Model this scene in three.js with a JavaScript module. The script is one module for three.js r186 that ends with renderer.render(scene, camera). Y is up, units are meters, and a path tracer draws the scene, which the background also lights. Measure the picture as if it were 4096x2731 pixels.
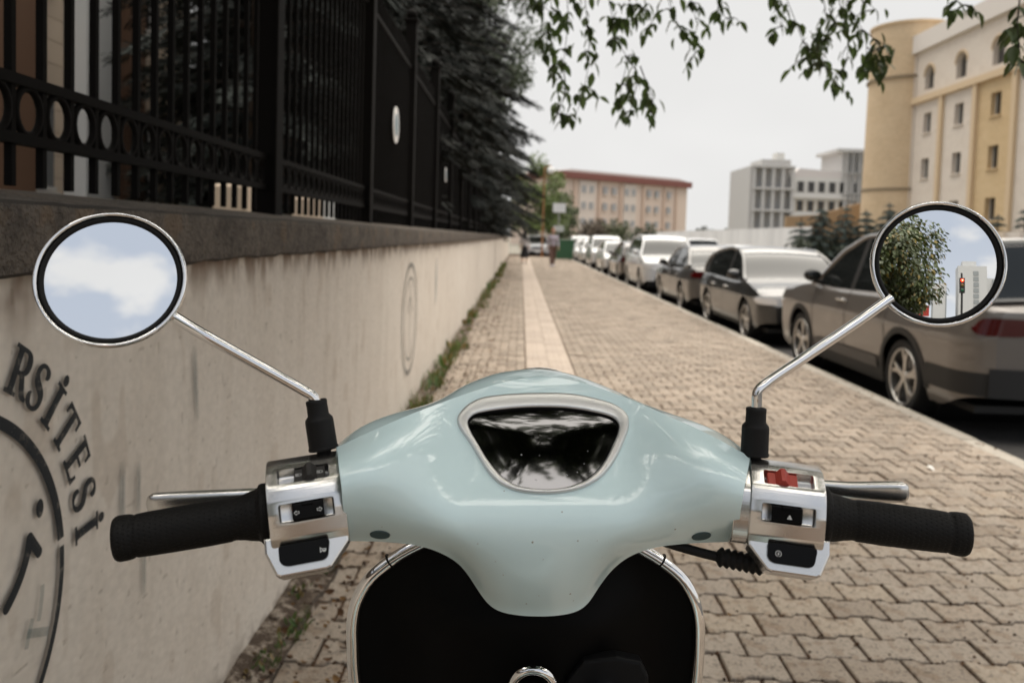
import * as THREE from 'three';
import { mergeGeometries, mergeVertices, toCreasedNormals } from 'three/addons/utils/BufferGeometryUtils.js';
import { RoundedBoxGeometry } from 'three/addons/geometries/RoundedBoxGeometry.js';
import { MarchingCubes } from 'three/addons/objects/MarchingCubes.js';
import { Brush, Evaluator, SUBTRACTION } from 'three-bvh-csg';

// ------------------------------------------------------------------ camera, sky, sun, exposure
const scene = new THREE.Scene();
const camera = new THREE.PerspectiveCamera(44.96, 1.5, 0.05, 900);
camera.position.set(0, 1.38, 0);
camera.rotation.order = 'YXZ';
camera.rotation.set(-0.05237696, 0.0089729, 0.031);
camera.setViewOffset(4096, 2731, 0, 247.5, 4096, 2731);
camera.focus = 0.83;
camera.userData.fStop = 6.8;

const renderer = new THREE.WebGLRenderer({ antialias: true });
renderer.toneMapping = THREE.LinearToneMapping;
renderer.toneMappingExposure = 1.38;
renderer.shadowMap.enabled = true;

function rng(seed) { let a = seed >>> 0; return () => { a = (a + 0x6D2B79F5) | 0; let t = Math.imul(a ^ (a >>> 15), 1 | a); t = (t + Math.imul(t ^ (t >>> 7), 61 | t)) ^ t; return ((t ^ (t >>> 14)) >>> 0) / 4294967296; }; }
const NT = (() => { const R = rng(20240), t = new Float32Array(65536); for (let i = 0; i < 65536; i++) t[i] = R(); return t; })();
const sm = (t) => t * t * (3 - 2 * t), clamp = (x, a = 0, b = 1) => Math.min(b, Math.max(a, x)), lerp = (a, b, t) => a + (b - a) * t;
const sstep = (a, b, x) => sm(clamp((x - a) / (b - a)));
// value noise, optionally tiling with period p
function vnoise(x, y, seed = 0, p = 0) {
  const xi = Math.floor(x), yi = Math.floor(y); let fx = x - xi, fy = y - yi; fx *= fx * (3 - 2 * fx); fy *= fy * (3 - 2 * fy);
  let x0 = xi, x1 = xi + 1, y0 = yi, y1 = yi + 1; if (p) { x0 = ((x0 % p) + p) % p; x1 = ((x1 % p) + p) % p; y0 = ((y0 % p) + p) % p; y1 = ((y1 % p) + p) % p; }
  const s = Math.imul(seed | 0, 40503), h0 = Math.imul(y0, 31337) + s, h1 = Math.imul(y1, 31337) + s, k = (a, h) => { let q = Math.imul(a, 7919) + h; q ^= q >>> 15; q = Math.imul(q, 0x2c1b3c6d); q ^= q >>> 12; return NT[q & 65535]; };
  const a = k(x0, h0), b = k(x1, h0), c = k(x0, h1), d = k(x1, h1), t0 = a + (b - a) * fx, t1 = c + (d - c) * fx; return t0 + (t1 - t0) * fy;
}
function fbm(x, y, seed = 0, o = 5, p = 0) { let s = 0, a = 0.5, t = 0; for (let i = 0; i < o; i++) { s += a * vnoise(x, y, seed + i * 17, p); t += a; x *= 2; y *= 2; p *= 2; a *= 0.5; } return s / t; }

{ // bright hazy overcast ahead, broken cloud with pale blue behind (both mirrors show it)
  const W = 1024, H = 512, data = new Float32Array(W * H * 4);
  for (let j = 0; j < H; j++) for (let i = 0; i < W; i++) {
    const th = ((j + 0.5) / H - 0.5) * Math.PI, az = ((i + 0.5) / W - 0.5) * 2 * Math.PI;
    const x = Math.cos(th) * Math.cos(az), y = Math.sin(th), z = Math.cos(th) * Math.sin(az);
    const k = 1.0 / (0.35 + Math.max(0, y));
    const n = fbm(x * k * 2.1 + 34.552, z * k * 2.1 + 81.216, 2, 6), m = fbm(x * k * 1.0 + 52.8, z * k * 1.0 + 12, 5, 4);
    const veil = sstep(0.45, -0.35, z);
    const cl = clamp(sstep(0.495, 0.585, n * 0.75 + m * 0.3) + veil);
    const tex = 0.965 + 0.08 * (fbm(x * k * 3.4, z * k * 3.4, 9, 4) - 0.3);
    const low = Math.pow(1 - Math.max(0, y), 6);
    const blue = [lerp(0.39, 0.54, low), lerp(0.43, 0.56, low), lerp(0.50, 0.58, low)];
    const white = [0.615 * tex, 0.611 * tex, 0.603 * tex];
    const o = (j * W + i) * 4;
    for (let c = 0; c < 3; c++) data[o + c] = y < 0 ? 0.3 : lerp(blue[c], white[c], cl);
    data[o + 3] = 1;
  }
  const t = new THREE.DataTexture(data, W, H, THREE.RGBAFormat, THREE.FloatType);
  t.mapping = THREE.EquirectangularReflectionMapping; t.magFilter = t.minFilter = THREE.LinearFilter; t.needsUpdate = true;
  scene.background = t; scene.environment = t;
}
const sun = new THREE.DirectionalLight(new THREE.Color(1, 0.925, 0.815), 4.2);
sun.position.set(3.5, 38, -19); sun.target.position.set(0, 0, -10); sun.castShadow = true; sun.shadow.radius = 165; sun.shadow.mapSize.set(4096, 4096);
Object.assign(sun.shadow.camera, { left: -60, right: 60, top: 60, bottom: -60, near: 1, far: 160 });
scene.add(sun, sun.target);

// ------------------------------------------------------------------ helpers
const V3 = (x, y, z) => new THREE.Vector3(x, y, z);
const C = (r, g, b) => new THREE.Color().setRGB(r, g, b);
const names = new Map();
function numbered(n) { const k = names.get(n) || 0; names.set(n, k + 1); return k ? n + '_' + String(k).padStart(3, '0') : n; }
function shade(o) { o.castShadow = o.receiveShadow = true; return o; }
function tag(o, label, category, group) { o.userData.label = label; o.userData.category = category; if (group) o.userData.group = group; return o; }
function thing(name, label, category, pos = [0, 0, 0], turn = 0, group) { const g = new THREE.Group(); g.name = numbered(name); g.position.set(...pos); g.rotation.y = turn; scene.add(g); return tag(g, label, category, group); }
function part(name, geo, mat, parent) { const m = shade(new THREE.Mesh(Array.isArray(geo) ? merge(geo) : geo, mat)); m.name = name; parent.add(m); return m; }
function solo(name, geo, mat, label, category, group) { const m = shade(new THREE.Mesh(Array.isArray(geo) ? merge(geo) : geo, mat)); m.name = numbered(name); scene.add(m); return tag(m, label, category, group); }
function struct(name, geo, mat) { const m = shade(new THREE.Mesh(Array.isArray(geo) ? merge(geo) : geo, mat)); m.name = name; m.userData.kind = 'structure'; scene.add(m); return m; }
function merge(list) {
  const l = list.map((g) => { const q = g.index ? g.toNonIndexed() : g.clone(); for (const k of Object.keys(q.attributes)) if (!['position', 'normal', 'uv'].includes(k)) q.deleteAttribute(k); if (!q.attributes.uv) q.setAttribute('uv', new THREE.BufferAttribute(new Float32Array(q.attributes.position.count * 2), 2)); return q; });
  return mergeGeometries(l, false);
}
function box(w, h, d, x = 0, y = 0, z = 0, r = 0) { const g = r ? new RoundedBoxGeometry(w, h, d, 2, r) : new THREE.BoxGeometry(w, h, d); return g.translate(x, y, z); }
function boxUV(w, h, d, x, y, z) { const g = new THREE.BoxGeometry(w, h, d).translate(x, y, z); return planarUV(g); }
// uv in metres from the dominant axis of each face
function planarUV(g0, s = 1) {
  const g = g0.index ? g0.toNonIndexed() : g0; if (!g.attributes.normal) g.computeVertexNormals();
  const p = g.attributes.position, n = g.attributes.normal, uv = new Float32Array(p.count * 2);
  for (let i = 0; i < p.count; i++) {
    const ax = Math.abs(n.getX(i)), ay = Math.abs(n.getY(i)), az = Math.abs(n.getZ(i));
    if (ay >= ax && ay >= az) { uv[2 * i] = p.getX(i) * s; uv[2 * i + 1] = p.getZ(i) * s; } else if (ax >= az) { uv[2 * i] = p.getZ(i) * s; uv[2 * i + 1] = p.getY(i) * s; } else { uv[2 * i] = p.getX(i) * s; uv[2 * i + 1] = p.getY(i) * s; }
  }
  g.setAttribute('uv', new THREE.BufferAttribute(uv, 2)); return g;
}
// surface from f(u, v) with u, v in 0..1
function surface(nu, nv, f) {
  const pos = [], uv = [], idx = [];
  for (let j = 0; j <= nv; j++) for (let i = 0; i <= nu; i++) { const p = f(i / nu, j / nv); pos.push(p.x, p.y, p.z); uv.push(i / nu, j / nv); }
  for (let j = 0; j < nv; j++) for (let i = 0; i < nu; i++) { const a = j * (nu + 1) + i, b = a + 1, c = a + nu + 1, d = c + 1; idx.push(a, b, d, a, d, c); }
  const g = new THREE.BufferGeometry(); g.setAttribute('position', new THREE.Float32BufferAttribute(pos, 3)); g.setAttribute('uv', new THREE.Float32BufferAttribute(uv, 2)); g.setIndex(idx); g.computeVertexNormals(); return g;
}
// tube through points with a radius per point (number or function of 0..1)
function tube(pts, r, seg = 24, rad = 10, closed = false) {
  const c = new THREE.CatmullRomCurve3(pts.map((p) => (p.isVector3 ? p : V3(...p))), closed, 'centripetal');
  const fr = c.computeFrenetFrames(seg, closed), rf = typeof r === 'function' ? r : () => r;
  const body = surface(rad, seg, (u, v) => { const p = c.getPointAt(closed ? v % 1 : v), k = Math.min(seg, Math.round(v * seg)), a = u * 2 * Math.PI, q = rf(v); return p.clone().addScaledVector(fr.normals[k], Math.cos(a) * q).addScaledVector(fr.binormals[k], Math.sin(a) * q); });
  if (closed) return body;
  const caps = [0, 1].map((e) => { const q = rf(e) * 0.999, p = c.getPointAt(e), k = e ? seg : 0, dir = fr.tangents[k].clone().multiplyScalar(e ? 1 : -1); return surface(rad, 2, (u, v) => { const a = u * 2 * Math.PI, s = v * Math.PI / 2; return p.clone().addScaledVector(fr.normals[k], Math.cos(a) * q * Math.cos(s)).addScaledVector(fr.binormals[k], Math.sin(a) * q * Math.cos(s)).addScaledVector(dir, q * 0.35 * Math.sin(s)); }); });
  return merge([body, ...caps]);
}
function lathe(pts, seg = 40) { return new THREE.LatheGeometry(pts.map((p) => new THREE.Vector2(p[0], p[1])), seg); }
function extrude(pts, depth, bevel = 0, holes = []) {
  const s = pts instanceof THREE.Shape ? pts : new THREE.Shape(pts.map((p) => new THREE.Vector2(p[0], p[1])));
  for (const h of holes) s.holes.push(new THREE.Path(h.map((p) => new THREE.Vector2(p[0], p[1]))));
  return new THREE.ExtrudeGeometry(s, { depth, bevelEnabled: bevel > 0, bevelSize: bevel, bevelThickness: bevel, bevelSegments: 2, curveSegments: 10 });
}
function frameMatrix(o, ex, ey, ez) { return new THREE.Matrix4().makeBasis(ex, ey, ez).setPosition(o); }
const UP = V3(0, 1, 0);

// ------------------------------------------------------------------ textures
function dataTex(w, h, f, srgb = true, rx = 1, ry = 1) {
  const d = new Uint8Array(w * h * 4);
  for (let j = 0; j < h; j++) for (let i = 0; i < w; i++) { const c = f(i / w, j / h), o = (j * w + i) * 4; d[o] = clamp(c[0]) * 255; d[o + 1] = clamp(c[1]) * 255; d[o + 2] = clamp(c[2]) * 255; d[o + 3] = (c[3] === undefined ? 1 : clamp(c[3])) * 255; }
  const t = new THREE.DataTexture(d, w, h); t.wrapS = t.wrapT = THREE.RepeatWrapping; t.magFilter = THREE.LinearFilter; t.minFilter = THREE.LinearMipmapLinearFilter; t.generateMipmaps = true; if (srgb) t.colorSpace = THREE.SRGBColorSpace; t.repeat.set(rx, ry); t.needsUpdate = true; return t;
}
const toS = (x) => (x <= 0.0031308 ? 12.92 * x : 1.055 * Math.pow(x, 1 / 2.4) - 0.055);
const S3 = (r, g, b) => [toS(r), toS(g), toS(b)];
const mixc = (a, b, t) => [lerp(a[0], b[0], t), lerp(a[1], b[1], t), lerp(a[2], b[2], t)];
const grainTex = (seed, lo, hi, scale = 24, reps = 1) => dataTex(256, 256, (u, v) => { const n = fbm(u * scale, v * scale, seed, 4, scale); const k = lerp(lo, hi, n); return [k, k, k]; }, false, reps, reps);

const M = {};
const std = (o) => new THREE.MeshStandardMaterial(o), phy = (o) => new THREE.MeshPhysicalMaterial(o);
// ------------------------------------------------------------------ ground, road, pavement
const WALL_X = -0.845, KERB_X = 3.40, ROAD_Y = -0.15;
{
  const t = dataTex(512, 512, (u, v) => { const n = fbm(u * 8, v * 8, 1, 4, 8), g = fbm(u * 90, v * 90, 2, 2, 90); const k = 0.75 + 0.25 * n + 0.5 * (g - 0.5); return S3(0.055 * k, 0.052 * k, 0.05 * k); }, true, 0.4, 0.4);
  M.asphalt = std({ map: t, roughness: 0.9, bumpMap: grainTex(3, 0, 1, 60, 0.8), bumpScale: 0.006 });
  const t2 = dataTex(512, 512, (u, v) => { const n = fbm(u * 6, v * 6, 11, 5, 6), g = fbm(u * 60, v * 60, 12, 2, 60); const k = 0.8 + 0.3 * n + 0.25 * (g - 0.5); return S3(0.20 * k, 0.185 * k, 0.15 * k); }, true, 0.2, 0.2);
  M.earth = std({ map: t2, roughness: 1 });
  const t3 = dataTex(512, 512, (u, v) => { const n = fbm(u * 16, v * 16, 21, 4, 16), g = fbm(u * 80, v * 80, 22, 2, 80); return mixc(S3(0.045, 0.023, 0.011), S3(0.14, 0.075, 0.036), clamp(n * 0.8 + (g - 0.5) * 1.2)); }, true, 1.2, 1.2);
  M.jointDirt = std({ map: t3, roughness: 1, bumpMap: grainTex(23, 0, 1, 48, 3), bumpScale: 0.006 });
  const ground = new THREE.PlaneGeometry(1600, 1600); ground.rotateX(-Math.PI / 2); ground.translate(0, ROAD_Y - 0.012, 0);
  struct('ground', planarUV(ground), M.earth);
  const road = new THREE.PlaneGeometry(9.2, 320, 1, 1); road.rotateX(-Math.PI / 2); road.translate(KERB_X + 4.6, ROAD_Y - 0.004, -100);
  struct('road', planarUV(road), M.asphalt);
  const road2 = new THREE.PlaneGeometry(90, 14); road2.rotateX(-Math.PI / 2); road2.translate(10, ROAD_Y - 0.008, 22);
  struct('side_street', planarUV(road2), M.asphalt);
  struct('far_pavement', planarUV(box(5.2, 0.14, 300, 15.3, ROAD_Y + 0.07, -90)), std({ color: C(0.34, 0.31, 0.27), roughness: 0.95 }));
}
const BLOCK = 0.2046, ROWP = 0.155;
const pavement = new THREE.Group(); pavement.name = 'pavement'; pavement.userData.kind = 'structure'; scene.add(pavement);
{
  const dirt = new THREE.PlaneGeometry(KERB_X - WALL_X - 0.2, 74, 1, 1); dirt.rotateX(-Math.PI / 2); dirt.translate((KERB_X + WALL_X - 0.2) / 2 - 0.02, -0.012, -29);
  part('joint_filling', planarUV(dirt), M.jointDirt, pavement);
  part('bedding', planarUV(box(KERB_X - WALL_X - 0.28, 0.13, 74, (KERB_X + WALL_X - 0.28) / 2, -0.0835, -29)), M.jointDirt, pavement);
  // double-T paving block: flared ends, narrow waist; half = only one end
  function blockShape(half) {
    const g = 0.0058, L = BLOCK / 2 - g, W = ROWP / 2 - g, e = 0.0095, q = BLOCK / 4, s = 0.011;
    const top = half ? [[0.004, W - e], [q - s, W - e], [q + s * 0.6, W + e], [L, W + e]] : [[-L, W + e], [-q - s * 0.6, W + e], [-q + s, W - e], [q - s, W - e], [q + s * 0.6, W + e], [L, W + e]];
    return [...top, ...top.slice().reverse().map(([x, y]) => [x, -y])];
  }
  function blockGeo(half, seed) {
    const R = rng(seed), o = blockShape(half).map(([x, y]) => [x + (R() - 0.5) * 0.0016, y + (R() - 0.5) * 0.0016]), n = o.length, pos = [], uv = [], ou = R() * 3, ov = R() * 3;
    const cx = o.reduce((a, p) => a + p[0], 0) / n, ch = 0.0032;
    const ring = (k, y) => o.map(([x, z]) => { const l = Math.hypot(x - cx, z); return [cx + (x - cx) * (1 - k / l), y, z * (1 - k / Math.max(l, 1e-4))]; });
    const A = ring(ch * 1.6, 0), B = ring(0, -ch), D = ring(0, -0.03);
    const tri = (a, b, c) => { for (const p of [a, b, c]) { pos.push(...p); uv.push(p[0] + ou, p[2] + ov); } };
    const top2 = new THREE.Shape(A.map((p) => new THREE.Vector2(p[0], p[2]))), sg = new THREE.ShapeGeometry(top2), ip = sg.index.array, pp = sg.attributes.position;
    for (let i = 0; i < ip.length; i += 3) { const v = [0, 1, 2].map((k) => [pp.getX(ip[i + k]), 0, pp.getY(ip[i + k])]); const cr = (v[1][0] - v[0][0]) * (v[2][2] - v[0][2]) - (v[1][2] - v[0][2]) * (v[2][0] - v[0][0]); cr > 0 ? tri(v[0], v[2], v[1]) : tri(...v); }
    for (let i = 0; i < n; i++) { const j = (i + 1) % n; for (const [P, Q] of [[A, B], [B, D]]) { tri(P[i], Q[i], Q[j]); tri(P[i], Q[j], P[j]); } }
    const g2 = new THREE.BufferGeometry(); g2.setAttribute('position', new THREE.Float32BufferAttribute(pos, 3)); g2.setAttribute('uv', new THREE.Float32BufferAttribute(uv, 2)); g2.computeVertexNormals(); return g2;
  }
  const pt = dataTex(1024, 1024, (u, v) => {
    const a = fbm(u * 10, v * 10, 31, 5, 10), g = fbm(u * 160, v * 160, 32, 2, 160), st = sstep(0.60, 0.74, fbm(u * 22, v * 22, 33, 3, 22)), pits = sstep(0.74, 0.82, vnoise(u * 130, v * 130, 34, 130));
    let c = mixc([0.325, 0.268, 0.213], [0.425, 0.365, 0.302], a); c = mixc(c, [0.24, 0.17, 0.115], st * 0.55); const k = 1 + 0.35 * (g - 0.5) - 0.35 * pits; return S3(c[0] * k, c[1] * k, c[2] * k);
  });
  const pb = dataTex(512, 512, (u, v) => { const k = fbm(u * 80, v * 80, 41, 3, 80) - 0.5 * sstep(0.75, 0.85, vnoise(u * 70, v * 70, 42, 70)); return [k, k, k]; }, false, 2, 2);
  const paverMats = [[1, 1, 1], [0.9, 0.88, 0.86], [1.06, 1.04, 1.0], [0.96, 0.93, 0.9], [0.80, 0.77, 0.74]].map((c) => std({ map: pt, color: C(c[0] * 0.86, c[1] * 0.86, c[2] * 0.86), roughness: 0.93, bumpMap: pb, bumpScale: 0.0015 }));
  const full = [1, 2, 3, 4].map((s) => blockGeo(false, s)), halfs = [5, 6].map((s) => blockGeo(true, s));
  const R = rng(77), inst = { full: full.map(() => []), half: halfs.map(() => []) };
  const put = (isHalf, x, z, flip) => {
    const v = Math.floor(R() * (isHalf ? 2 : 4)), near = z < -2.05 && z > -4.75, m = paverMats[Math.floor(R() * R() * 5)];
    const dy = (R() - 0.5) * 0.007 - (R() < 0.05 ? 0.006 : 0), rx = (R() - 0.5) * 0.03, rz = (R() - 0.5) * 0.03, ry = (flip ? Math.PI : 0) + (R() - 0.5) * 0.02;
    const o = new THREE.Object3D(); o.position.set(x + (R() - 0.5) * 0.002, dy, z + (R() - 0.5) * 0.002); o.rotation.set(rx, ry, rz);
    if (near) { const b = part('paving_block', (isHalf ? halfs : full)[v], m, pavement); b.position.copy(o.position); b.rotation.copy(o.rotation); } else { o.updateMatrix(); inst[isHalf ? 'half' : 'full'][v].push([o.matrix, 0.74 + R() * 0.32]); }
  };
  for (let r = -14; r < 372; r++) {
    const z = -r * ROWP, odd = r & 1;
    for (const [x0, n, dir] of [[0.605, 13, 1], [0.095, 4, -1]]) {
      if (odd) { put(true, x0, z, dir < 0); for (let k = 1; k < n; k++) put(false, x0 + dir * k * BLOCK, z); put(true, x0 + dir * n * BLOCK, z, dir > 0); } else for (let k = 0; k < n; k++) put(false, x0 + dir * (k + 0.5) * BLOCK, z);
    }
  }
  const far = paverMats[0].clone();
  for (const key of ['full', 'half']) inst[key].forEach((l, i) => { const im = shade(new THREE.InstancedMesh((key === 'full' ? full : halfs)[i], far, l.length)); l.forEach(([m, k], j) => { im.setMatrixAt(j, m); im.setColorAt(j, C(k * 1.04, k * 1.025, k * 1.01)); }); im.name = 'paving_blocks'; im.userData.kind = 'stuff'; pavement.add(im); });
  // ribbed guidance tiles for the blind
  const tt = dataTex(512, 512, (u, v) => { const a = fbm(u * 8, v * 8, 51, 4, 8), g = fbm(u * 90, v * 90, 52, 2, 90); const k = 0.88 + 0.2 * a + 0.2 * (g - 0.5); return S3(0.43 * k, 0.36 * k, 0.30 * k); }, true, 2, 2);
  const tileMat = [1, 0.93, 1.05].map((k) => std({ map: tt, color: C(k, k, k), roughness: 0.9 }));
  const ts = 0.2465, tileG = planarUV(merge([box(ts - 0.005, 0.03, ts - 0.005, 0, -0.0145, 0), ...[-0.086, -0.0287, 0.0287, 0.086].map((x) => new THREE.CylinderGeometry(0.009, 0.016, ts - 0.016, 4, 1).rotateX(Math.PI / 2).rotateZ(Math.PI / 4).scale(1, 0.35, 1).translate(x, 0.0005, 0))]));
  const farT = [];
  for (let r = -6; r < 236; r++) for (let c = 0; c < 2; c++) {
    const x = 0.1 + ts * (c + 0.5) + 0.003, z = -r * ts - 0.1, dy = (R() - 0.5) * 0.003 + 0.001;
    if (z < -2.2 && z > -20) { const b = part('guidance_tile', tileG, tileMat[Math.floor(R() * 3)], pavement); b.position.set(x, dy, z); } else { const m = new THREE.Matrix4().setPosition(x, dy, z); farT.push(m); }
  }
  const im = shade(new THREE.InstancedMesh(tileG, tileMat[0], farT.length)); farT.forEach((m, i) => im.setMatrixAt(i, m)); im.name = 'guidance_tiles'; im.userData.kind = 'stuff'; pavement.add(im);
  // kerb stones
  const kt = dataTex(512, 512, (u, v) => { const a = fbm(u * 8, v * 8, 61, 5, 8), g = fbm(u * 100, v * 100, 62, 2, 100); const k = 0.8 + 0.3 * a + 0.3 * (g - 0.5); return S3(0.42 * k, 0.385 * k, 0.335 * k); }, true, 1, 1);
  M.kerb = std({ map: kt, roughness: 0.92, bumpMap: pb, bumpScale: 0.002 }); const kerbs = [1, 0.9, 1.06, 0.82].map((k) => { const m = M.kerb.clone(); m.color = C(k, k * 0.99, k * 0.97); return m; });
  const kg = planarUV(new RoundedBoxGeometry(0.135, 0.24, 0.99, 2, 0.012));
  for (let k = -3; k < 57; k++) { const b = part('kerb_stone', kg, kerbs[Math.floor(R() * 4)], pavement); b.position.set(KERB_X - 0.07 + (R() - 0.5) * 0.008, -0.118 + (R() - 0.5) * 0.008, -k - 0.5); b.rotation.y = (R() - 0.5) * 0.01; }
}
// rough strip of mortar, soil and grit along the foot of the wall, and fallen leaves
{
  const R = rng(5), g = surface(14, 900, (u, v) => { const z = 6 - v * 64, w = 0.115 + 0.06 * fbm(z * 2.2, 3, 1, 3); const x = WALL_X - 0.02 + u * (w + 0.02), h = (1 - u) * 0.03 + 0.038 * (fbm(x * 26, z * 20, 4, 4) - 0.45) * (u < 0.98 ? 1 : 0.2) - (u > 0.95 ? 0.016 : 0.0); return V3(x, h, z); });
  const t = dataTex(512, 512, (u, v) => { const n = fbm(u * 20, v * 20, 71, 4, 20), q = fbm(u * 70, v * 70, 72, 2, 70); return mixc(S3(0.075, 0.052, 0.036), S3(0.33, 0.28, 0.23), sstep(0.42, 0.72, n * 0.75 + q * 0.3)); }, true, 1.5, 1.5);
  const m = part('wall_foot_rubble', planarUV(g), std({ map: t, roughness: 1, bumpMap: grainTex(73, 0, 1, 60, 4), bumpScale: 0.008 }), pavement);
  const leafG = surface(2, 3, (u, v) => V3((u - 0.5) * 0.03 * Math.sin(Math.PI * (0.06 + 0.9 * v)), 0.006 * Math.abs(u - 0.5) * 2 + 0.008 * (v - 0.5) ** 2 * 4, (v - 0.5) * 0.045));
  const N = 3600, im = shade(new THREE.InstancedMesh(leafG, std({ color: C(1, 1, 1), roughness: 0.9 }), N)), o = new THREE.Object3D();
  for (let i = 0; i < N; i++) {
    const wall = R() < 0.62, z = -0.6 - Math.pow(R(), 1.6) * 34, x = wall ? WALL_X + 0.02 + Math.pow(R(), 2.1) * 0.55 : (R() < 0.3 ? KERB_X - 0.05 - Math.pow(R(), 2) * 0.9 : lerp(-0.7, 3.3, R()));
    o.position.set(x, 0.004 + (wall ? 0.012 * R() : 0.003), z); o.rotation.set((R() - 0.5) * 0.9, R() * 7, (R() - 0.5) * 0.9); o.scale.setScalar(0.25 + R() * 0.65 * (wall ? 1 : 0.6)); o.updateMatrix(); im.setMatrixAt(i, o.matrix);
    const k = R(); im.setColorAt(i, k < 0.5 ? C(0.11, 0.055, 0.025) : k < 0.8 ? C(0.20, 0.11, 0.04) : k < 0.93 ? C(0.05, 0.03, 0.018) : C(0.10, 0.11, 0.03));
  }
  im.name = 'fallen_leaves'; im.userData.kind = 'stuff'; tag(im, 'dry brown leaf litter scattered over the paving and along the wall foot', 'leaf litter'); scene.add(im);
  // crumbs of soil lying in the joints
  const cg = new THREE.IcosahedronGeometry(0.006, 0), N2 = 5200, im2 = shade(new THREE.InstancedMesh(cg, std({ color: C(1, 1, 1), roughness: 1 }), N2));
  for (let i = 0; i < N2; i++) {
    const r = Math.floor(lerp(12, 60, Math.pow(R(), 1.3))), z = -r * ROWP + (R() < 0.6 ? ROWP / 2 * (R() < 0.5 ? 1 : -1) + (R() - 0.5) * 0.02 : (R() - 0.5) * ROWP), nearWall = R() < 0.4; let x = nearWall ? WALL_X + 0.05 + Math.pow(R(), 1.5) * 0.75 : lerp(0.62, 3.2, R());
    if (!nearWall && R() < 0.6) x = 0.605 + (Math.round((x - 0.605) / BLOCK * 2) / 2) * BLOCK + (R() - 0.5) * 0.012;
    o.position.set(x, -0.003 + 0.004 * R(), z); o.rotation.set(R() * 6, R() * 6, 0); o.scale.set(0.4 + R(), 0.25 + 0.4 * R(), 0.4 + R()); o.updateMatrix(); im2.setMatrixAt(i, o.matrix); const k = 0.4 + R() * 0.9; im2.setColorAt(i, C(0.085 * k, 0.045 * k, 0.022 * k));
  }
  im2.name = 'soil_crumbs'; im2.userData.kind = 'stuff'; tag(im2, 'dark crumbs of soil lying in the paving joints', 'soil'); scene.add(im2);
  // weeds along the wall
  const blade = surface(1, 3, (u, v) => V3((u - 0.5) * 0.007 * (1 - v), v * 0.09, 0.035 * v * v)); const leafy = surface(2, 3, (u, v) => V3((u - 0.5) * 0.022 * Math.sin(Math.PI * (0.08 + 0.9 * v)), 0.02 + v * 0.05, 0.03 * v));
  for (const [geo, n, nm, lab] of [[blade, 2600, 'grass_blades', 'thin grass growing along the foot of the white wall'], [leafy, 1500, 'weed_leaves', 'small green weeds growing along the foot of the white wall']]) {
    const q = shade(new THREE.InstancedMesh(geo, phy({ color: C(1, 1, 1), roughness: 0.8, transmission: 0.3, thickness: 0 }), n));
    const clumps = []; for (let k = 0; k < 46; k++) clumps.push([WALL_X + 0.05 + R() * 0.10, -(k < 6 ? 2.2 + R() * 1.6 : 4.5 + Math.pow(R(), 1.2) * 34), 0.35 + R() * 1.1]);
    for (const c of clumps) if (c[1] > -4.4) c[2] *= 0.45; else c[2] *= 1 + (-c[1]) * 0.02;
    for (let i = 0; i < n; i++) { const c = clumps[Math.floor(R() * clumps.length)]; const a = R() * 6.28, rr = 0.12 * Math.sqrt(R()) * c[2]; o.position.set(Math.max(WALL_X + 0.01, c[0] + Math.cos(a) * rr * 0.6), 0.0, c[1] + Math.sin(a) * rr * 1.6); o.rotation.set((R() - 0.5) * 0.7, R() * 7, (R() - 0.5) * 0.7); o.scale.setScalar((0.5 + R()) * c[2]); o.updateMatrix(); q.setMatrixAt(i, o.matrix); const k = R(); q.setColorAt(i, k < 0.7 ? C(0.07 + 0.05 * R(), 0.12 + 0.04 * R(), 0.03) : C(0.24, 0.17, 0.06)); }
    q.name = nm; q.userData.kind = 'stuff'; tag(q, lab, 'weeds'); scene.add(q);
  }
  solo('cigarette_end', [new THREE.CylinderGeometry(0.005, 0.005, 0.034, 10).rotateZ(Math.PI / 2).rotateY(0.25)], std({ color: C(0.8, 0.8, 0.78), roughness: 0.8 }), 'short white cigarette end lying on the blocks between wall and scooter', 'litter').position.set(-0.405, 0.008, -2.72);
  solo('paper_scrap', [surface(4, 4, (u, v) => V3((u - 0.5) * 0.045, 0.006 + 0.012 * Math.sin(u * 3 + v * 2), (v - 0.5) * 0.05))], std({ color: C(0.82, 0.8, 0.77), roughness: 0.85 }), 'crumpled white scrap of paper lying near the kerb', 'litter').position.set(2.62, 0.004, -5.13);
}
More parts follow.
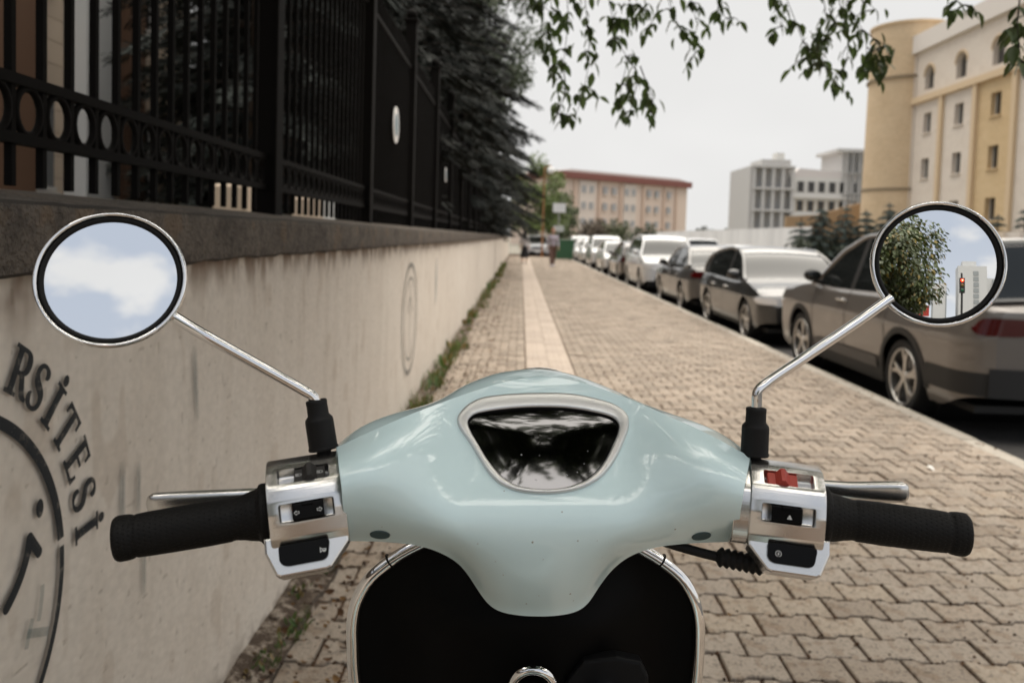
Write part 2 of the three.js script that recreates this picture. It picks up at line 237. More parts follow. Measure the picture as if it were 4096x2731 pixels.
// ------------------------------------------------------------------ boundary wall, emblem, coping, railing
{
  const wall = thing('boundary_wall', 'long low rendered wall painted off-white, under a dark stone coping', 'wall');
  const LEN = 66, Z0 = 8;
  const wt = dataTex(2048, 512, (u, v) => { // 6 m x 1.3 m
    const X = u * 6, Y = v * 1.3, P = 24;
    const a = fbm(u * 24, v * 5, 81, 5, 24), fine = fbm(u * 380, v * 82, 82, 2, 380), big = fbm(u * 7, v * 2, 83, 3, 7);
    let c = mixc([0.62, 0.55, 0.475], [0.70, 0.64, 0.565], clamp(0.2 + a * 0.7 + (big - 0.5) * 0.5));
    const str = sstep(0.50, 0.72, fbm(u * 70, v * 1.6, 84, 3, 70)); c = mixc(c, [0.34, 0.265, 0.19], str * 0.14 * (0.35 + 0.65 * fbm(u * 40, v * 8, 85, 3, 40)));
    const drip = sstep(1.3 - 0.16 * fbm(u * 90, 2, 86, 3, 90) - 0.03, 1.3, Y); c = mixc(c, [0.15, 0.085, 0.045], drip * sstep(0.3, 0.6, fbm(u * 120, v * 9, 87, 3, 120)) * 0.85);
    const foot = sstep(0.13, 0.0, Y) * sstep(0.40, 0.62, fbm(u * 60, v * 18, 88, 4, 60)); c = mixc(c, [0.22, 0.165, 0.12], foot * 0.7);
    const pit = sstep(0.90, 0.95, vnoise(u * 300, v * 65, 89, 300)); c = mixc(c, [0.2, 0.16, 0.12], pit * 0.3);
    const run = sstep(0.70, 0.80, vnoise(u * 110, v * 9, 90, 110)) * sstep(0.45, 0.6, fbm(u * 30, v * 4, 91, 2, 30)); c = mixc(c, [0.30, 0.2, 0.12], run * 0.2);
    const k = 1 + 0.16 * (fine - 0.5); return S3(c[0] * k, c[1] * k, c[2] * k);
  });
  const wb = dataTex(1024, 512, (u, v) => { const k = 0.6 * fbm(u * 60, v * 26, 92, 4, 60) + 0.4 * fbm(u * 256, v * 110, 93, 2, 256) - 0.4 * sstep(0.9, 0.95, vnoise(u * 300, v * 65, 89, 300)); return [k, k, k]; }, false);
  M.wall = std({ map: wt, roughness: 0.92, bumpMap: wb, bumpScale: 0.0022 });
  const face = surface(660, 18, (u, v) => { const z = Z0 - u * LEN, y = -0.1 + v * 1.395; return V3(WALL_X + 0.006 * (fbm(z * 0.9, y * 2, 7, 4) - 0.5) + 0.003 * (fbm(z * 14, y * 14, 8, 3) - 0.5), y, z); });
  { const p = face.attributes.position, uv = face.attributes.uv; for (let i = 0; i < p.count; i++) uv.setXY(i, -p.getZ(i) / 6, p.getY(i) / 1.3); }
  part('rendered_face', face, M.wall, wall);
  part('wall_core', planarUV(box(0.44, 1.39, LEN, WALL_X - 0.235, 0.595, Z0 - LEN / 2)), std({ color: C(0.4, 0.36, 0.31), roughness: 0.95 }), wall);
  const ct = dataTex(1024, 512, (u, v) => { const a = fbm(u * 40, v * 20, 101, 5, 40), g = fbm(u * 200, v * 100, 102, 3, 200), l = sstep(0.62, 0.72, fbm(u * 24, v * 12, 103, 4, 24)); let c = mixc([0.055, 0.045, 0.037], [0.175, 0.145, 0.118], clamp(a * 0.8 + (g - 0.5) * 0.9)); c = mixc(c, [0.20, 0.13, 0.075], l * 0.35); return S3(...c); }, true, 0.33, 0.66);
  M.coping = std({ map: ct, roughness: 0.96, bumpMap: dataTex(512, 512, (u, v) => { const k = fbm(u * 64, v * 64, 104, 4, 64); return [k, k, k]; }, false, 2.5, 2.5), bumpScale: 0.014 });
  // cross section: underside, face, worn arris, top sloping up towards the railing, back
  const prof = [[-0.84, 1.292], [-0.805, 1.2915], [-0.7985, 1.298], [-0.7975, 1.33], [-0.7975, 1.36], [-0.7975, 1.395], [-0.801, 1.407], [-0.812, 1.413], [-0.88, 1.4215], [-1.0, 1.4345], [-1.14, 1.449], [-1.325, 1.452], [-1.335, 1.43], [-1.335, 1.29]];
  const cop = surface(prof.length - 1, 1400, (u, v) => { const i = Math.round(u * (prof.length - 1)), [x, y] = prof[i], z = Z0 - v * LEN, e = i >= 1 && i <= 8 ? 1 : 0.25; return V3(x + e * (0.008 * (fbm(z * 20, i * 3.3, 9, 4) - 0.5) + 0.004 * (vnoise(z * 70, i * 9, 3) - 0.5)), y + e * (0.007 * (fbm(z * 22 + 40, i * 2.1, 10, 4) - 0.5) + (i === 1 || i === 2 ? 0.008 * (vnoise(z * 38, 1) - 0.5) : 0)), z); });
  part('coping', planarUV(cop), M.coping, wall);
  // painted emblem, stencilled in dark blue-green
  const cv = document.createElement('canvas'); cv.width = cv.height = 2048; const x = cv.getContext('2d'), PX = 1820, CZ = -1.165, CY = 0.755;
  const ink = 'rgb(7,18,26)';
  x.clearRect(0, 0, 2048, 2048); x.translate(1024, 1024); x.strokeStyle = x.fillStyle = ink;
  const arc = (r, w, a0, a1, col = ink) => { x.strokeStyle = col; x.lineWidth = w * PX; x.beginPath(); x.arc(0, 0, r * PX, a0 - Math.PI / 2, a1 - Math.PI / 2); x.stroke(); };
  const D = Math.PI / 180;
  arc(0.334, 0.021, 14 * D, 83.5 * D); arc(0.336, 0.015, 86 * D, 150 * D);
  const letters = [['R', 29.5], ['S', 38], ['I', 46.6], ['T', 55.6], ['E', 66.2], ['S', 77], ['I', 86.6]];
  x.font = 'bold ' + Math.round(0.118 * PX) + 'px serif'; x.textAlign = 'center'; x.textBaseline = 'alphabetic';
  letters.forEach(([ch, a], i) => { x.save(); x.rotate(a * D); x.translate(0, -0.383 * PX); x.scale(ch === 'I' ? 0.9 : 0.8, 1); x.fillStyle = x.strokeStyle = ink; x.fillText(ch, 0, 0); x.lineWidth = 0.0015 * PX; x.strokeText(ch, 0, 0); if (ch === 'I') { x.beginPath(); x.ellipse(0, -0.098 * PX, 0.011 * PX, 0.0115 * PX, 0, 0, 7); x.fill(); } x.restore(); });
  x.beginPath(); x.ellipse(0.265 * PX, -0.118 * PX, 0.0115 * PX, 0.017 * PX, 0, 0, 7); x.fillStyle = ink; x.fill(); // dot inside the ring
  x.lineWidth = 0.02 * PX; x.strokeStyle = ink; x.lineCap = 'round'; x.beginPath(); x.moveTo(0.17 * PX, 0.02 * PX); x.quadraticCurveTo(0.225 * PX, -0.02 * PX, 0.235 * PX, -0.075 * PX); x.stroke(); x.beginPath(); x.moveTo(0.235 * PX, -0.075 * PX); x.lineTo(0.262 * PX, -0.04 * PX); x.stroke();
  x.lineCap = 'butt'; arc(0.275, 0.012, 95 * D, 108 * D, 'rgba(70,95,98,0.38)'); x.save(); x.rotate(112 * D); x.translate(0, -0.27 * PX); x.fillStyle = 'rgba(70,95,98,0.38)'; x.fillRect(-0.008 * PX, -0.045 * PX, 0.016 * PX, 0.07 * PX); x.fillRect(-0.025 * PX, 0.012 * PX, 0.05 * PX, 0.012 * PX); x.restore();
  { // wear: flakes and soft spray edge
    const im = x.getImageData(0, 0, 2048, 2048), d = im.data; for (let j = 0; j < 2048; j++) for (let i = 0; i < 2048; i++) { const o = (j * 2048 + i) * 4 + 3; if (d[o]) { const n = fbm(i / 26, j / 26, 5, 4), q = vnoise(i / 5, j / 5, 2); d[o] *= clamp(0.98 - sstep(0.62, 0.74, n) * 0.14 - sstep(0.93, 0.97, q) * 0.5); } } x.putImageData(im, 0, 0);
  }
  const et = new THREE.CanvasTexture(cv); et.colorSpace = THREE.SRGBColorSpace; et.anisotropy = 8;
  const eg = new THREE.PlaneGeometry(2048 / PX, 2048 / PX); eg.rotateY(Math.PI / 2); eg.translate(WALL_X + 0.0075, CY, CZ);
  part('painted_emblem', eg, std({ map: et, transparent: true, roughness: 0.8 }), wall);
  // faint blue-green spray streaks and a second, far emblem
  const smear = (w, h, z, y, col, rot = 0, soft = true) => {
    const t = dataTex(64, 128, (u, v) => { const e = Math.pow(Math.sin(Math.PI * u), 1.5) * Math.pow(Math.sin(Math.PI * clamp(v)), 0.6), n = 0.6 + 0.5 * fbm(u * 8, v * 16, 6, 3); return [...S3(...col), e * n * 0.55]; });
    const g = new THREE.PlaneGeometry(w, h); g.rotateZ(rot); g.rotateY(Math.PI / 2); g.translate(WALL_X + 0.0075, y, z); part('paint_streak', g, std({ map: t, transparent: true, roughness: 0.85 }), wall);
  };
  smear(0.035, 0.17, -1.735, 0.79, [0.07, 0.11, 0.12]); smear(0.03, 0.13, -1.81, 0.79, [0.07, 0.11, 0.12]); smear(0.028, 0.15, -1.84, 0.60, [0.09, 0.13, 0.13]); smear(0.04, 0.21, -2.13, 0.97, [0.08, 0.12, 0.14], 0.12);
  const fc = document.createElement('canvas'); fc.width = fc.height = 512; const y2 = fc.getContext('2d'); y2.strokeStyle = 'rgba(70,78,80,0.5)'; y2.lineWidth = 20; y2.beginPath(); y2.arc(256, 256, 225, 0, 7); y2.stroke(); y2.lineWidth = 11; y2.beginPath(); y2.arc(256, 256, 170, 0, 7); y2.stroke(); y2.beginPath(); y2.moveTo(256, 110); y2.lineTo(256, 400); y2.moveTo(180, 230); y2.lineTo(256, 160); y2.lineTo(332, 230); y2.stroke();
  const ft = new THREE.CanvasTexture(fc); ft.colorSpace = THREE.SRGBColorSpace;
  const fg = new THREE.PlaneGeometry(0.95, 0.95); fg.rotateY(Math.PI / 2); fg.translate(WALL_X + 0.0075, 0.72, -6.35); part('faded_emblem', fg, std({ map: ft, transparent: true, roughness: 0.85 }), wall);
  smear(0.22, 0.5, -8.3, 0.9, [0.28, 0.33, 0.36]);

  // wrought-iron railing on the coping
  const rail = thing('iron_railing', 'tall black wrought-iron railing with a band of rings standing on the coping', 'railing', [-1.1, 1.445, 0]);
  const iron = phy({ color: C(0.0045, 0.0036, 0.003), roughness: 0.75, specularIntensity: 0.18 });
  const P = 2.2, zP = (k) => -3.56 - P * k, barG = box(0.018, 1.66, 0.018, 0, 0.83 + 0.0, 0, 0.002), ringG = new THREE.TorusGeometry(0.046, 0.0085, 6, 18).rotateY(Math.PI / 2).scale(1, 1.12, 1), knob = box(0.022, 0.03, 0.03);
  const postG = merge([box(0.105, 1.95, 0.105, 0, 0.975, 0, 0.006), box(0.135, 0.03, 0.135, 0, 1.96, 0, 0.008), new THREE.SphereGeometry(0.055, 14, 10).translate(0, 2.02, 0)]);
  for (let k = -3; k < 24; k++) {
    const z = zP(k), detailed = k < 4;
    const p = part('post', postG, iron, rail); p.position.set(0, -0.01, z);
    const mid = z + P / 2; if (k < -1) continue;
    for (const [y, h] of [[0.113, 0.024], [0.239, 0.024], [1.5, 0.03]]) { const r = part('rail', box(0.03, h, P - 0.105), iron, rail); r.position.set(0, y, mid); }
    const bars = [], rings = [];
    for (let b = 1; b < 18; b++) { const zz = z + 0.06 + b * (P - 0.12) / 18; if (detailed) { const m = part('bar', barG, iron, rail); m.position.set(0, 0.01, zz); } else bars.push(box(0.018, 1.66, 0.018, 0, 0.84, zz)); }
    for (let b = 0; b < 18; b++) { const zz = z + 0.06 + (b + 0.5) * (P - 0.12) / 18; if (k < 3) { const m = part('ring', ringG, iron, rail); m.position.set(0.004, 0.175, zz); } else rings.push(ringG.clone().translate(0.004, 0.175, zz)); }
    if (bars.length) part('bars', bars, iron, rail).userData.kind = 'stuff';
    if (rings.length) part('rings', rings, iron, rail).userData.kind = 'stuff';
  }
  for (const [z, y, r, d] of [[-6.9, 2.272, 0.15, 'larger'], [-11.47, 2.2, 0.1, 'smaller']]) {
    const s = thing('round_sign', `${d} round white plate with blue-grey centre fixed to the railing`, 'sign', [-1.065, y, z]);
    part('plate', new THREE.CylinderGeometry(r, r, 0.006, 32).rotateZ(Math.PI / 2), std({ color: C(0.75, 0.73, 0.7), roughness: 0.6 }), s);
    part('centre', new THREE.CylinderGeometry(r * 0.62, r * 0.62, 0.004, 28).rotateZ(Math.PI / 2).translate(0.0055, 0, 0), std({ color: C(0.22, 0.28, 0.31), roughness: 0.6 }), s);
    part('bracket', box(0.03, 0.02, 0.06, -0.016, 0, 0), iron, s);
  }
}
// control nets of the handlebar cover, in millimetres in the scooter's own frame, and the outline of the instrument on it
const COWL_T= [-1,-0.92,-0.82,-0.7,-0.58,-0.48,-0.41,-0.35,-0.29,-0.24,-0.18,-0.09,0,0.09,0.18,0.24,0.29,0.35,0.41,0.48,0.58,0.7,0.82,0.92,1]
const COWL_V= [0,0.03,0.09,0.18,0.28,0.38,0.48,0.57,0.66,0.75,0.84,0.92,0.97,1]
const COWL=[
 [[-171,1206.5,123],[-169,1205.5,128.3],[-166,1204.1,140.4],[-163,1200.8,153.3],[-160,1196.1,163.1],[-158,1190.1,168],[-157,1183.4,170],[-157,1176.4,168.9],[-157,1168.8,166],[-157,1160.2,160.6],[-159,1150.3,151.8],[-160,1139.9,139.9],[-162,1133,131.8],[-162,1129.2,128.1]],
 [[-157,1212.6,121.8],[-156,1211.3,127.1],[-153,1209.4,139.2],[-150,1205.4,152.1],[-148,1200,161.9],[-146,1193.4,166.8],[-145,1186,168.8],[-145,1178.5,167.7],[-145,1170.3,164.8],[-145,1161.2,159.4],[-146,1150.7,150.6],[-148,1139.7,138.7],[-149,1132.5,130.6],[-150,1128.6,126.9]],
 [[-141,1219.6,117.7],[-140,1218,122.8],[-137,1215.2,134.3],[-135,1210.3,146.9],[-133,1203.9,156.5],[-131,1196.5,161.8],[-130,1188.4,164.3],[-130,1180.3,163.9],[-130,1171.7,161.8],[-130,1162.1,157.3],[-131,1151.3,149.5],[-132,1139.9,138.2],[-133,1132.3,130.2],[-133,1128.1,126.5]],
 [[-122,1225.9,105.1],[-121,1223.7,109.6],[-119,1219.8,119.6],[-117,1213.3,131.2],[-115,1205.6,141],[-114,1197.3,147.5],[-113,1188.6,152.2],[-112,1180.3,154.4],[-112,1171.5,155.1],[-112,1162,153.5],[-112,1151.3,149],[-113,1139.8,139.7],[-114,1131.6,131.6],[-114,1127.2,128]],
 [[-103,1230.4,85.4],[-102,1227.6,89.5],[-101,1222.2,98.1],[-99,1214.1,109.2],[-98,1205,119.8],[-97,1195.8,128.6],[-95,1186.5,136.4],[-94,1178,142.4],[-94,1169.3,147.1],[-93,1160,149.5],[-93,1149.7,149],[-93,1138,142],[-94,1128.9,133],[-94,1123.8,128.8]],
 [[-86,1233.4,67.8],[-85,1230.1,71.8],[-85,1223.6,79.9],[-83,1213.9,91.5],[-82,1203.5,103.5],[-81,1193.3,114.8],[-80,1183.3,125.7],[-79,1174.6,134.9],[-78,1165.6,142.7],[-77,1156,148],[-77,1145.2,149.4],[-77,1132.4,142.2],[-78,1121.2,129.6],[-79,1114.8,123.4]],
 [[-74,1236.1,57.1],[-73,1232.3,61.6],[-73,1224.9,70],[-72,1214.1,82.5],[-71,1202.5,96],[-69,1191.4,109.1],[-68,1180.7,122.1],[-68,1171.4,133.2],[-67,1161.8,142.4],[-66,1151.3,148],[-66,1139.3,149.2],[-67,1123.5,136.8],[-68,1109.7,120],[-68,1101.9,111.5]],
 [[-63,1238.8,51],[-62,1234.6,56.2],[-62,1226.2,65.8],[-61,1213.9,79.8],[-60,1200.8,95.1],[-59,1188.4,110.1],[-58,1176.6,125],[-58,1166.1,137.1],[-57,1154.8,145.5],[-57,1141.8,148.4],[-57,1125.5,142.5],[-58,1104.4,121.7],[-59,1088.3,102.8],[-59,1079.7,94.3]],
 [[-51,1241.8,46.2],[-51,1237,52.2],[-51,1227.5,63.2],[-50,1213.7,78.9],[-49,1199.1,95.9],[-49,1185.3,112.7],[-48,1172.2,129.1],[-48,1160.1,141],[-47,1146.5,147],[-47,1130.2,145.5],[-48,1109.6,133.8],[-48,1087.4,115.4],[-49,1071.6,100.4],[-49,1063.5,95.2]],
 [[-42,1244.2,42.1],[-42,1239.1,48.6],[-42,1229,60.5],[-41,1214.4,77.2],[-41,1198.9,95.2],[-40,1184.3,112.9],[-40,1170.4,130.1],[-40,1157.5,141.9],[-39,1142.6,146.7],[-39,1124.7,143.5],[-40,1103.7,133.3],[-40,1082,118.3],[-40,1066.5,105.6],[-40,1058.7,101.6]],
 [[-31,1246.4,37.6],[-30,1241.2,44.8],[-30,1230.8,57.4],[-30,1215.6,74.7],[-30,1199.5,93.4],[-30,1184.3,111.6],[-30,1170,129.3],[-30,1156.6,141.4],[-30,1141,145.9],[-30,1122.6,142.9],[-30,1102.1,135.3],[-30,1080.9,122.7],[-30,1065.5,110.8],[-30,1057.7,107.1]],
 [[-13,1248.8,32],[-13,1243.5,40.1],[-14,1232.8,53.5],[-14,1217,71.3],[-14,1200.4,90.5],[-15,1184.8,109.2],[-15,1170,127.5],[-15,1156.2,140],[-15,1140.2,144.6],[-15,1121.5,142.1],[-15,1101.3,136.3],[-15,1080.2,124.9],[-15,1064.7,113.3],[-15,1056.8,109.7]],
 [[4,1249.6,29],[4,1244.3,37.3],[3,1233.5,51],[3,1217.5,69],[2,1200.7,88.5],[1,1184.8,107.4],[0,1169.9,125.8],[-1,1156,138.5],[-1,1139.8,143.2],[-1,1121,140.8],[-1,1100.6,135.2],[-0,1079.5,123.9],[-0,1063.8,112.3],[-0,1055.9,108.8]],
 [[22,1248.3,29.5],[21,1243,37.5],[20,1232.2,50.9],[19,1216.4,68.6],[18,1199.8,87.8],[16,1184,106.5],[15,1169.2,124.7],[14,1155.4,137.2],[14,1139.3,141.9],[14,1120.6,139.3],[14,1100.2,133.2],[14,1079.1,121.7],[15,1063.5,110.1],[15,1055.6,106.5]],
 [[39,1245,32.9],[39,1239.8,40],[37,1229.4,52.4],[36,1214.1,69.5],[34,1198,88],[32,1182.8,106.2],[30,1168.4,123.8],[29,1155,135.8],[28,1139.4,140.5],[28,1121,137.3],[29,1100.1,128.7],[30,1078.6,115.4],[30,1063.1,103.4],[31,1055.2,99.7]],
 [[51,1242,36.1],[50,1237,42.3],[48,1227.1,53.8],[47,1212.7,70],[44,1197.5,87.5],[42,1183,104.7],[41,1169.3,121.5],[39,1156.7,133.6],[38,1142.3,139.3],[38,1125.2,137.1],[39,1104.3,126.3],[40,1082.3,109.9],[41,1066.7,96.3],[42,1058.8,91.8]],
 [[60,1239.2,38.7],[59,1234.6,44.3],[58,1225.6,54.6],[56,1212.4,69.4],[54,1198.3,85.6],[51,1185,101.3],[49,1172.3,117],[48,1161,129.3],[47,1148.6,137.1],[46,1134.2,138.8],[47,1115.7,130.1],[48,1094.1,110.7],[50,1078.2,94.1],[50,1070,87.4]],
 [[71,1235.8,41.8],[70,1231.7,46.6],[69,1223.6,55.6],[67,1211.8,68.9],[65,1199.3,83.3],[62,1187.2,97.4],[60,1175.7,111.6],[58,1165.6,123.4],[57,1155.1,132.7],[56,1143.3,137.4],[56,1129.4,136.3],[57,1110.3,118.4],[59,1094.6,98.9],[60,1086.1,89.8]],
 [[82,1232.6,46],[81,1228.9,50.3],[80,1221.6,58.5],[78,1210.9,70.6],[75,1199.5,83.7],[73,1188.4,96.4],[71,1177.8,109],[69,1168.5,119.9],[67,1159,129.1],[66,1148.8,135.1],[65,1137.2,136.9],[66,1122.5,127.2],[68,1109.5,111.7],[69,1102.1,103.9]],
 [[94,1228.6,55.2],[93,1225.3,59.1],[92,1218.9,67],[89,1209.3,78.3],[87,1199,90],[84,1188.8,100.9],[82,1178.9,111.5],[80,1170.1,120.4],[79,1161.2,128.1],[77,1151.7,133.3],[77,1141.1,134.9],[77,1128.6,128.3],[79,1117.7,116.6],[79,1111.6,110.8]],
 [[110,1223.4,70.3],[109,1220.6,74.3],[107,1215.4,82.8],[105,1207.3,93.6],[102,1198.3,103.9],[100,1189.2,112.5],[98,1180,120.1],[96,1171.5,125.8],[95,1162.8,130.2],[94,1153.5,132.4],[93,1143.1,131.7],[94,1131.5,124.6],[95,1122.5,115.6],[96,1117.4,111.5]],
 [[129,1216.9,85.6],[128,1214.7,90],[125,1210.9,100],[122,1204.5,111.4],[119,1196.9,121.1],[117,1188.6,127.5],[115,1179.9,132],[114,1171.6,134],[113,1162.8,134.5],[113,1153.3,132.8],[113,1142.6,128.1],[115,1131.1,118.7],[116,1122.9,110.5],[116,1118.4,106.9]],
 [[149,1208.7,93.5],[147,1207.2,98.6],[144,1204.6,110.1],[140,1199.7,122.6],[137,1193.4,132.2],[135,1186.1,137.4],[133,1178,139.9],[133,1170,139.5],[132,1161.4,137.4],[133,1151.8,132.8],[134,1141,124.9],[136,1129.6,113.6],[137,1122,105.6],[138,1117.8,101.9]],
 [[167,1198.8,94.2],[165,1197.7,99.5],[161,1196,111.6],[157,1192.4,124.5],[153,1187.3,134.3],[151,1180.9,139.2],[149,1173.7,141.2],[149,1166.4,140.1],[149,1158.4,137.2],[149,1149.4,131.8],[151,1139.1,123],[153,1128.3,111.1],[154,1121.2,103],[155,1117.3,99.3]],
 [[182,1190.4,93],[180,1189.6,98.3],[176,1188.5,110.4],[171,1185.7,123.3],[167,1181.5,133.1],[164,1175.9,138],[163,1169.5,140],[162,1162.9,138.9],[162,1155.6,136],[163,1147.3,130.6],[164,1137.7,121.8],[166,1127.5,109.9],[168,1120.8,101.8],[169,1117.2,98.1]],
];
const FRONT=[
 [[-171,1205.9,121],[-175,1203.1,103],[-178,1200.4,88],[-178,1192.6,68.5],[-165,1171.2,50.3],[-146,1135.4,47.7],[-126,1099.7,58.7]],
 [[-158,1212.1,119.8],[-161,1213.7,101.8],[-164,1213.1,85.6],[-164,1205.1,65.7],[-152,1183.3,47.2],[-134,1146.8,44.5],[-115,1110.4,55.8]],
 [[-141,1219.1,115.7],[-144,1221.5,97.7],[-147,1221,80],[-147,1212.6,58.8],[-135,1189.2,39],[-118,1150.3,36.2],[-101,1111.4,48.2]],
 [[-122,1225.5,103.1],[-124,1226.6,85.1],[-127,1225.3,65.6],[-127,1215.8,41.9],[-116,1189.8,19.9],[-99,1146.5,16.7],[-83,1103.2,30.1]],
 [[-103,1229.9,83.4],[-105,1228.4,65.4],[-107,1225.5,44.1],[-107,1215,17.8],[-97,1186,-6.7],[-82,1137.8,-10.2],[-66,1089.6,4.7]],
 [[-86,1233,65.8],[-88,1232.2,47.8],[-89,1229.5,25],[-89,1218.2,-3.3],[-80,1187.1,-29.7],[-67,1135.2,-33.4],[-53,1083.4,-17.4]],
 [[-74,1235.7,55.1],[-75,1238.5,37.1],[-76,1237.5,13.3],[-76,1225.8,-16],[-68,1193.6,-43.4],[-56,1139.9,-47.3],[-44,1086.1,-30.7]],
 [[-63,1238.5,49],[-64,1242.3,31],[-65,1241.8,6.2],[-65,1229.8,-23.6],[-58,1197,-51.5],[-47,1142.3,-55.4],[-37,1087.6,-38.5]],
 [[-51,1241.4,44.2],[-52,1245.8,26.2],[-53,1245.5,0.5],[-53,1233.5,-29.5],[-47,1200.5,-57.5],[-38,1145.5,-61.5],[-30,1090.5,-44.5]],
 [[-42,1243.8,40.1],[-42,1248.6,22.1],[-43,1248.5,-4.3],[-43,1236.5,-34.3],[-38,1203.5,-62.3],[-31,1148.5,-66.3],[-24,1093.5,-49.3]],
 [[-31,1246.1,35.6],[-31,1250.2,17.6],[-31,1249.7,-9.7],[-31,1237.7,-39.7],[-27,1204.7,-67.7],[-22,1149.7,-71.7],[-16,1094.7,-54.7]],
 [[-13,1248.5,30],[-13,1252.1,12],[-12,1251.1,-16.6],[-12,1239.1,-46.6],[-11,1206.1,-74.6],[-8,1151.1,-78.6],[-5,1096.1,-61.6]],
 [[5,1249.3,27],[5,1252.3,9],[6,1250.9,-21],[6,1238.9,-51],[6,1205.9,-79],[6,1150.9,-83],[6,1095.9,-66]],
 [[22,1247.9,27.5],[23,1249.8,9.5],[25,1247.9,-19.1],[25,1235.9,-49.1],[23,1202.9,-77.1],[20,1147.9,-81.1],[18,1092.9,-64.1]],
 [[39,1244.7,30.9],[41,1245.6,12.9],[43,1243.3,-14.4],[43,1231.3,-44.4],[40,1198.3,-72.4],[34,1143.3,-76.4],[29,1088.3,-59.4]],
 [[51,1241.6,34.1],[53,1241.9,16.1],[55,1239.3,-10.3],[55,1227.3,-40.3],[50,1194.3,-68.3],[43,1139.3,-72.3],[36,1084.3,-55.3]],
 [[60,1238.8,36.7],[62,1238.6,18.7],[65,1235.9,-6.9],[65,1223.9,-36.9],[59,1190.9,-64.9],[50,1135.9,-68.9],[42,1080.9,-51.9]],
 [[71,1235.4,39.8],[74,1234.2,21.8],[77,1231.1,-3],[77,1219.1,-32.8],[70,1186.3,-60.7],[59,1131.6,-64.7],[49,1076.8,-47.8]],
 [[82,1232.2,44],[85,1230,26],[88,1226.4,2.2],[88,1214.7,-27.1],[80,1182.5,-54.5],[68,1128.7,-58.4],[56,1075,-41.8]],
 [[94,1228.2,53.2],[97,1225.7,35.2],[101,1222,12.4],[101,1210.7,-15.8],[92,1179.6,-42.2],[78,1127.8,-46],[65,1075.9,-30]],
 [[110,1222.9,68.3],[114,1220.8,50.3],[118,1217.5,29],[118,1207,2.7],[108,1178,-21.8],[92,1129.8,-25.4],[77,1081.6,-10.4]],
 [[130,1216.4,83.6],[133,1216,65.6],[138,1213.8,46.1],[138,1204.3,22.4],[127,1178.3,0.4],[110,1135,-2.8],[93,1091.7,10.6]],
 [[149,1208.3,91.5],[154,1209.3,73.5],[158,1208.1,55.8],[158,1199.6,34.6],[147,1176.3,14.8],[129,1137.3,12],[112,1098.4,24]],
 [[167,1198.3,92.2],[172,1198.4,74.2],[177,1197.1,58],[177,1189.1,38.1],[164,1167.3,19.6],[146,1130.8,16.9],[128,1094.4,28.2]],
 [[182,1189.9,91],[187,1186.9,73],[192,1184.1,58],[192,1176.3,38.5],[179,1154.9,20.3],[159,1119.1,17.7],[140,1083.4,28.7]],
];
const BEZEL_OUT=[ [-0.417,0.147],[-0.409,0.104],[-0.372,0.066],[-0.311,0.046],[-0.211,0.054],[-0.090,0.065],[0.010,0.068],[0.151,0.060],[0.272,0.057],[0.356,0.066],[0.402,0.091],[0.419,0.141],[0.414,0.204],[0.385,0.312],[0.347,0.395],[0.303,0.439],[0.237,0.458],[0.151,0.479],[0.032,0.492],[-0.088,0.486],[-0.175,0.464],[-0.245,0.422],[-0.298,0.362],[-0.358,0.273],[-0.402,0.198] ];
const BEZEL_IN=[ [-0.367,0.171],[-0.363,0.149],[-0.336,0.125],[-0.284,0.117],[-0.171,0.122],[-0.090,0.127],[0.011,0.130],[0.132,0.125],[0.233,0.123],[0.314,0.133],[0.351,0.148],[0.370,0.181],[0.366,0.229],[0.343,0.293],[0.313,0.362],[0.277,0.403],[0.216,0.436],[0.130,0.464],[0.036,0.477],[-0.063,0.471],[-0.146,0.451],[-0.212,0.410],[-0.265,0.353],[-0.313,0.285],[-0.349,0.224] ];
// ------------------------------------------------------------------ scooter
const scooter = thing('scooter', 'mint-green scooter with black leg shield and two round chrome mirrors on the pavement', 'scooter', [0.0593, 0, -0.8006]);
scooter.rotation.set(0, 0.0106, 0.031, 'YXZ');
M.paint = phy({ color: C(0.67, 0.835, 0.84), roughness: 0.42, clearcoat: 1, clearcoatRoughness: 0.04 });
M.chrome = std({ color: C(0.86, 0.85, 0.84), metalness: 1, roughness: 0.06 });
M.satin = std({ color: C(0.74, 0.725, 0.70), metalness: 1, roughness: 0.26, bumpMap: grainTex(120, 0, 1, 64, 60), bumpScale: 0.00002 });
M.silver = phy({ color: C(0.62, 0.62, 0.61), metalness: 0.75, roughness: 0.38, clearcoat: 0.4, clearcoatRoughness: 0.2 });
M.rubber = phy({ color: C(0.007, 0.0065, 0.006), roughness: 0.6, specularIntensity: 0.5 });
M.grip = phy({ color: C(0.006, 0.0055, 0.005), roughness: 0.62, specularIntensity: 0.4, bumpMap: dataTex(256, 256, (u, v) => { const i = Math.floor(v * 10), a = ((u * 10 + (i & 1) * 0.5) % 1) - 0.5, b = (v * 10) % 1 - 0.5, k = 1 - sstep(0.16, 0.26, Math.hypot(a, b)); return [k, k, k]; }, false, 3, 4), bumpScale: -0.0004 });
M.black = phy({ color: C(0.003, 0.0028, 0.0027), roughness: 0.5, specularIntensity: 0.16 });
M.blackGloss = phy({ color: C(0.005, 0.005, 0.005), roughness: 0.22, specularIntensity: 0.2 });
M.red = std({ color: C(0.40, 0.045, 0.028), roughness: 0.5 });
M.print = std({ color: C(0.78, 0.78, 0.76), roughness: 0.6 });
M.printGrey = std({ color: C(0.42, 0.41, 0.38), roughness: 0.6 });
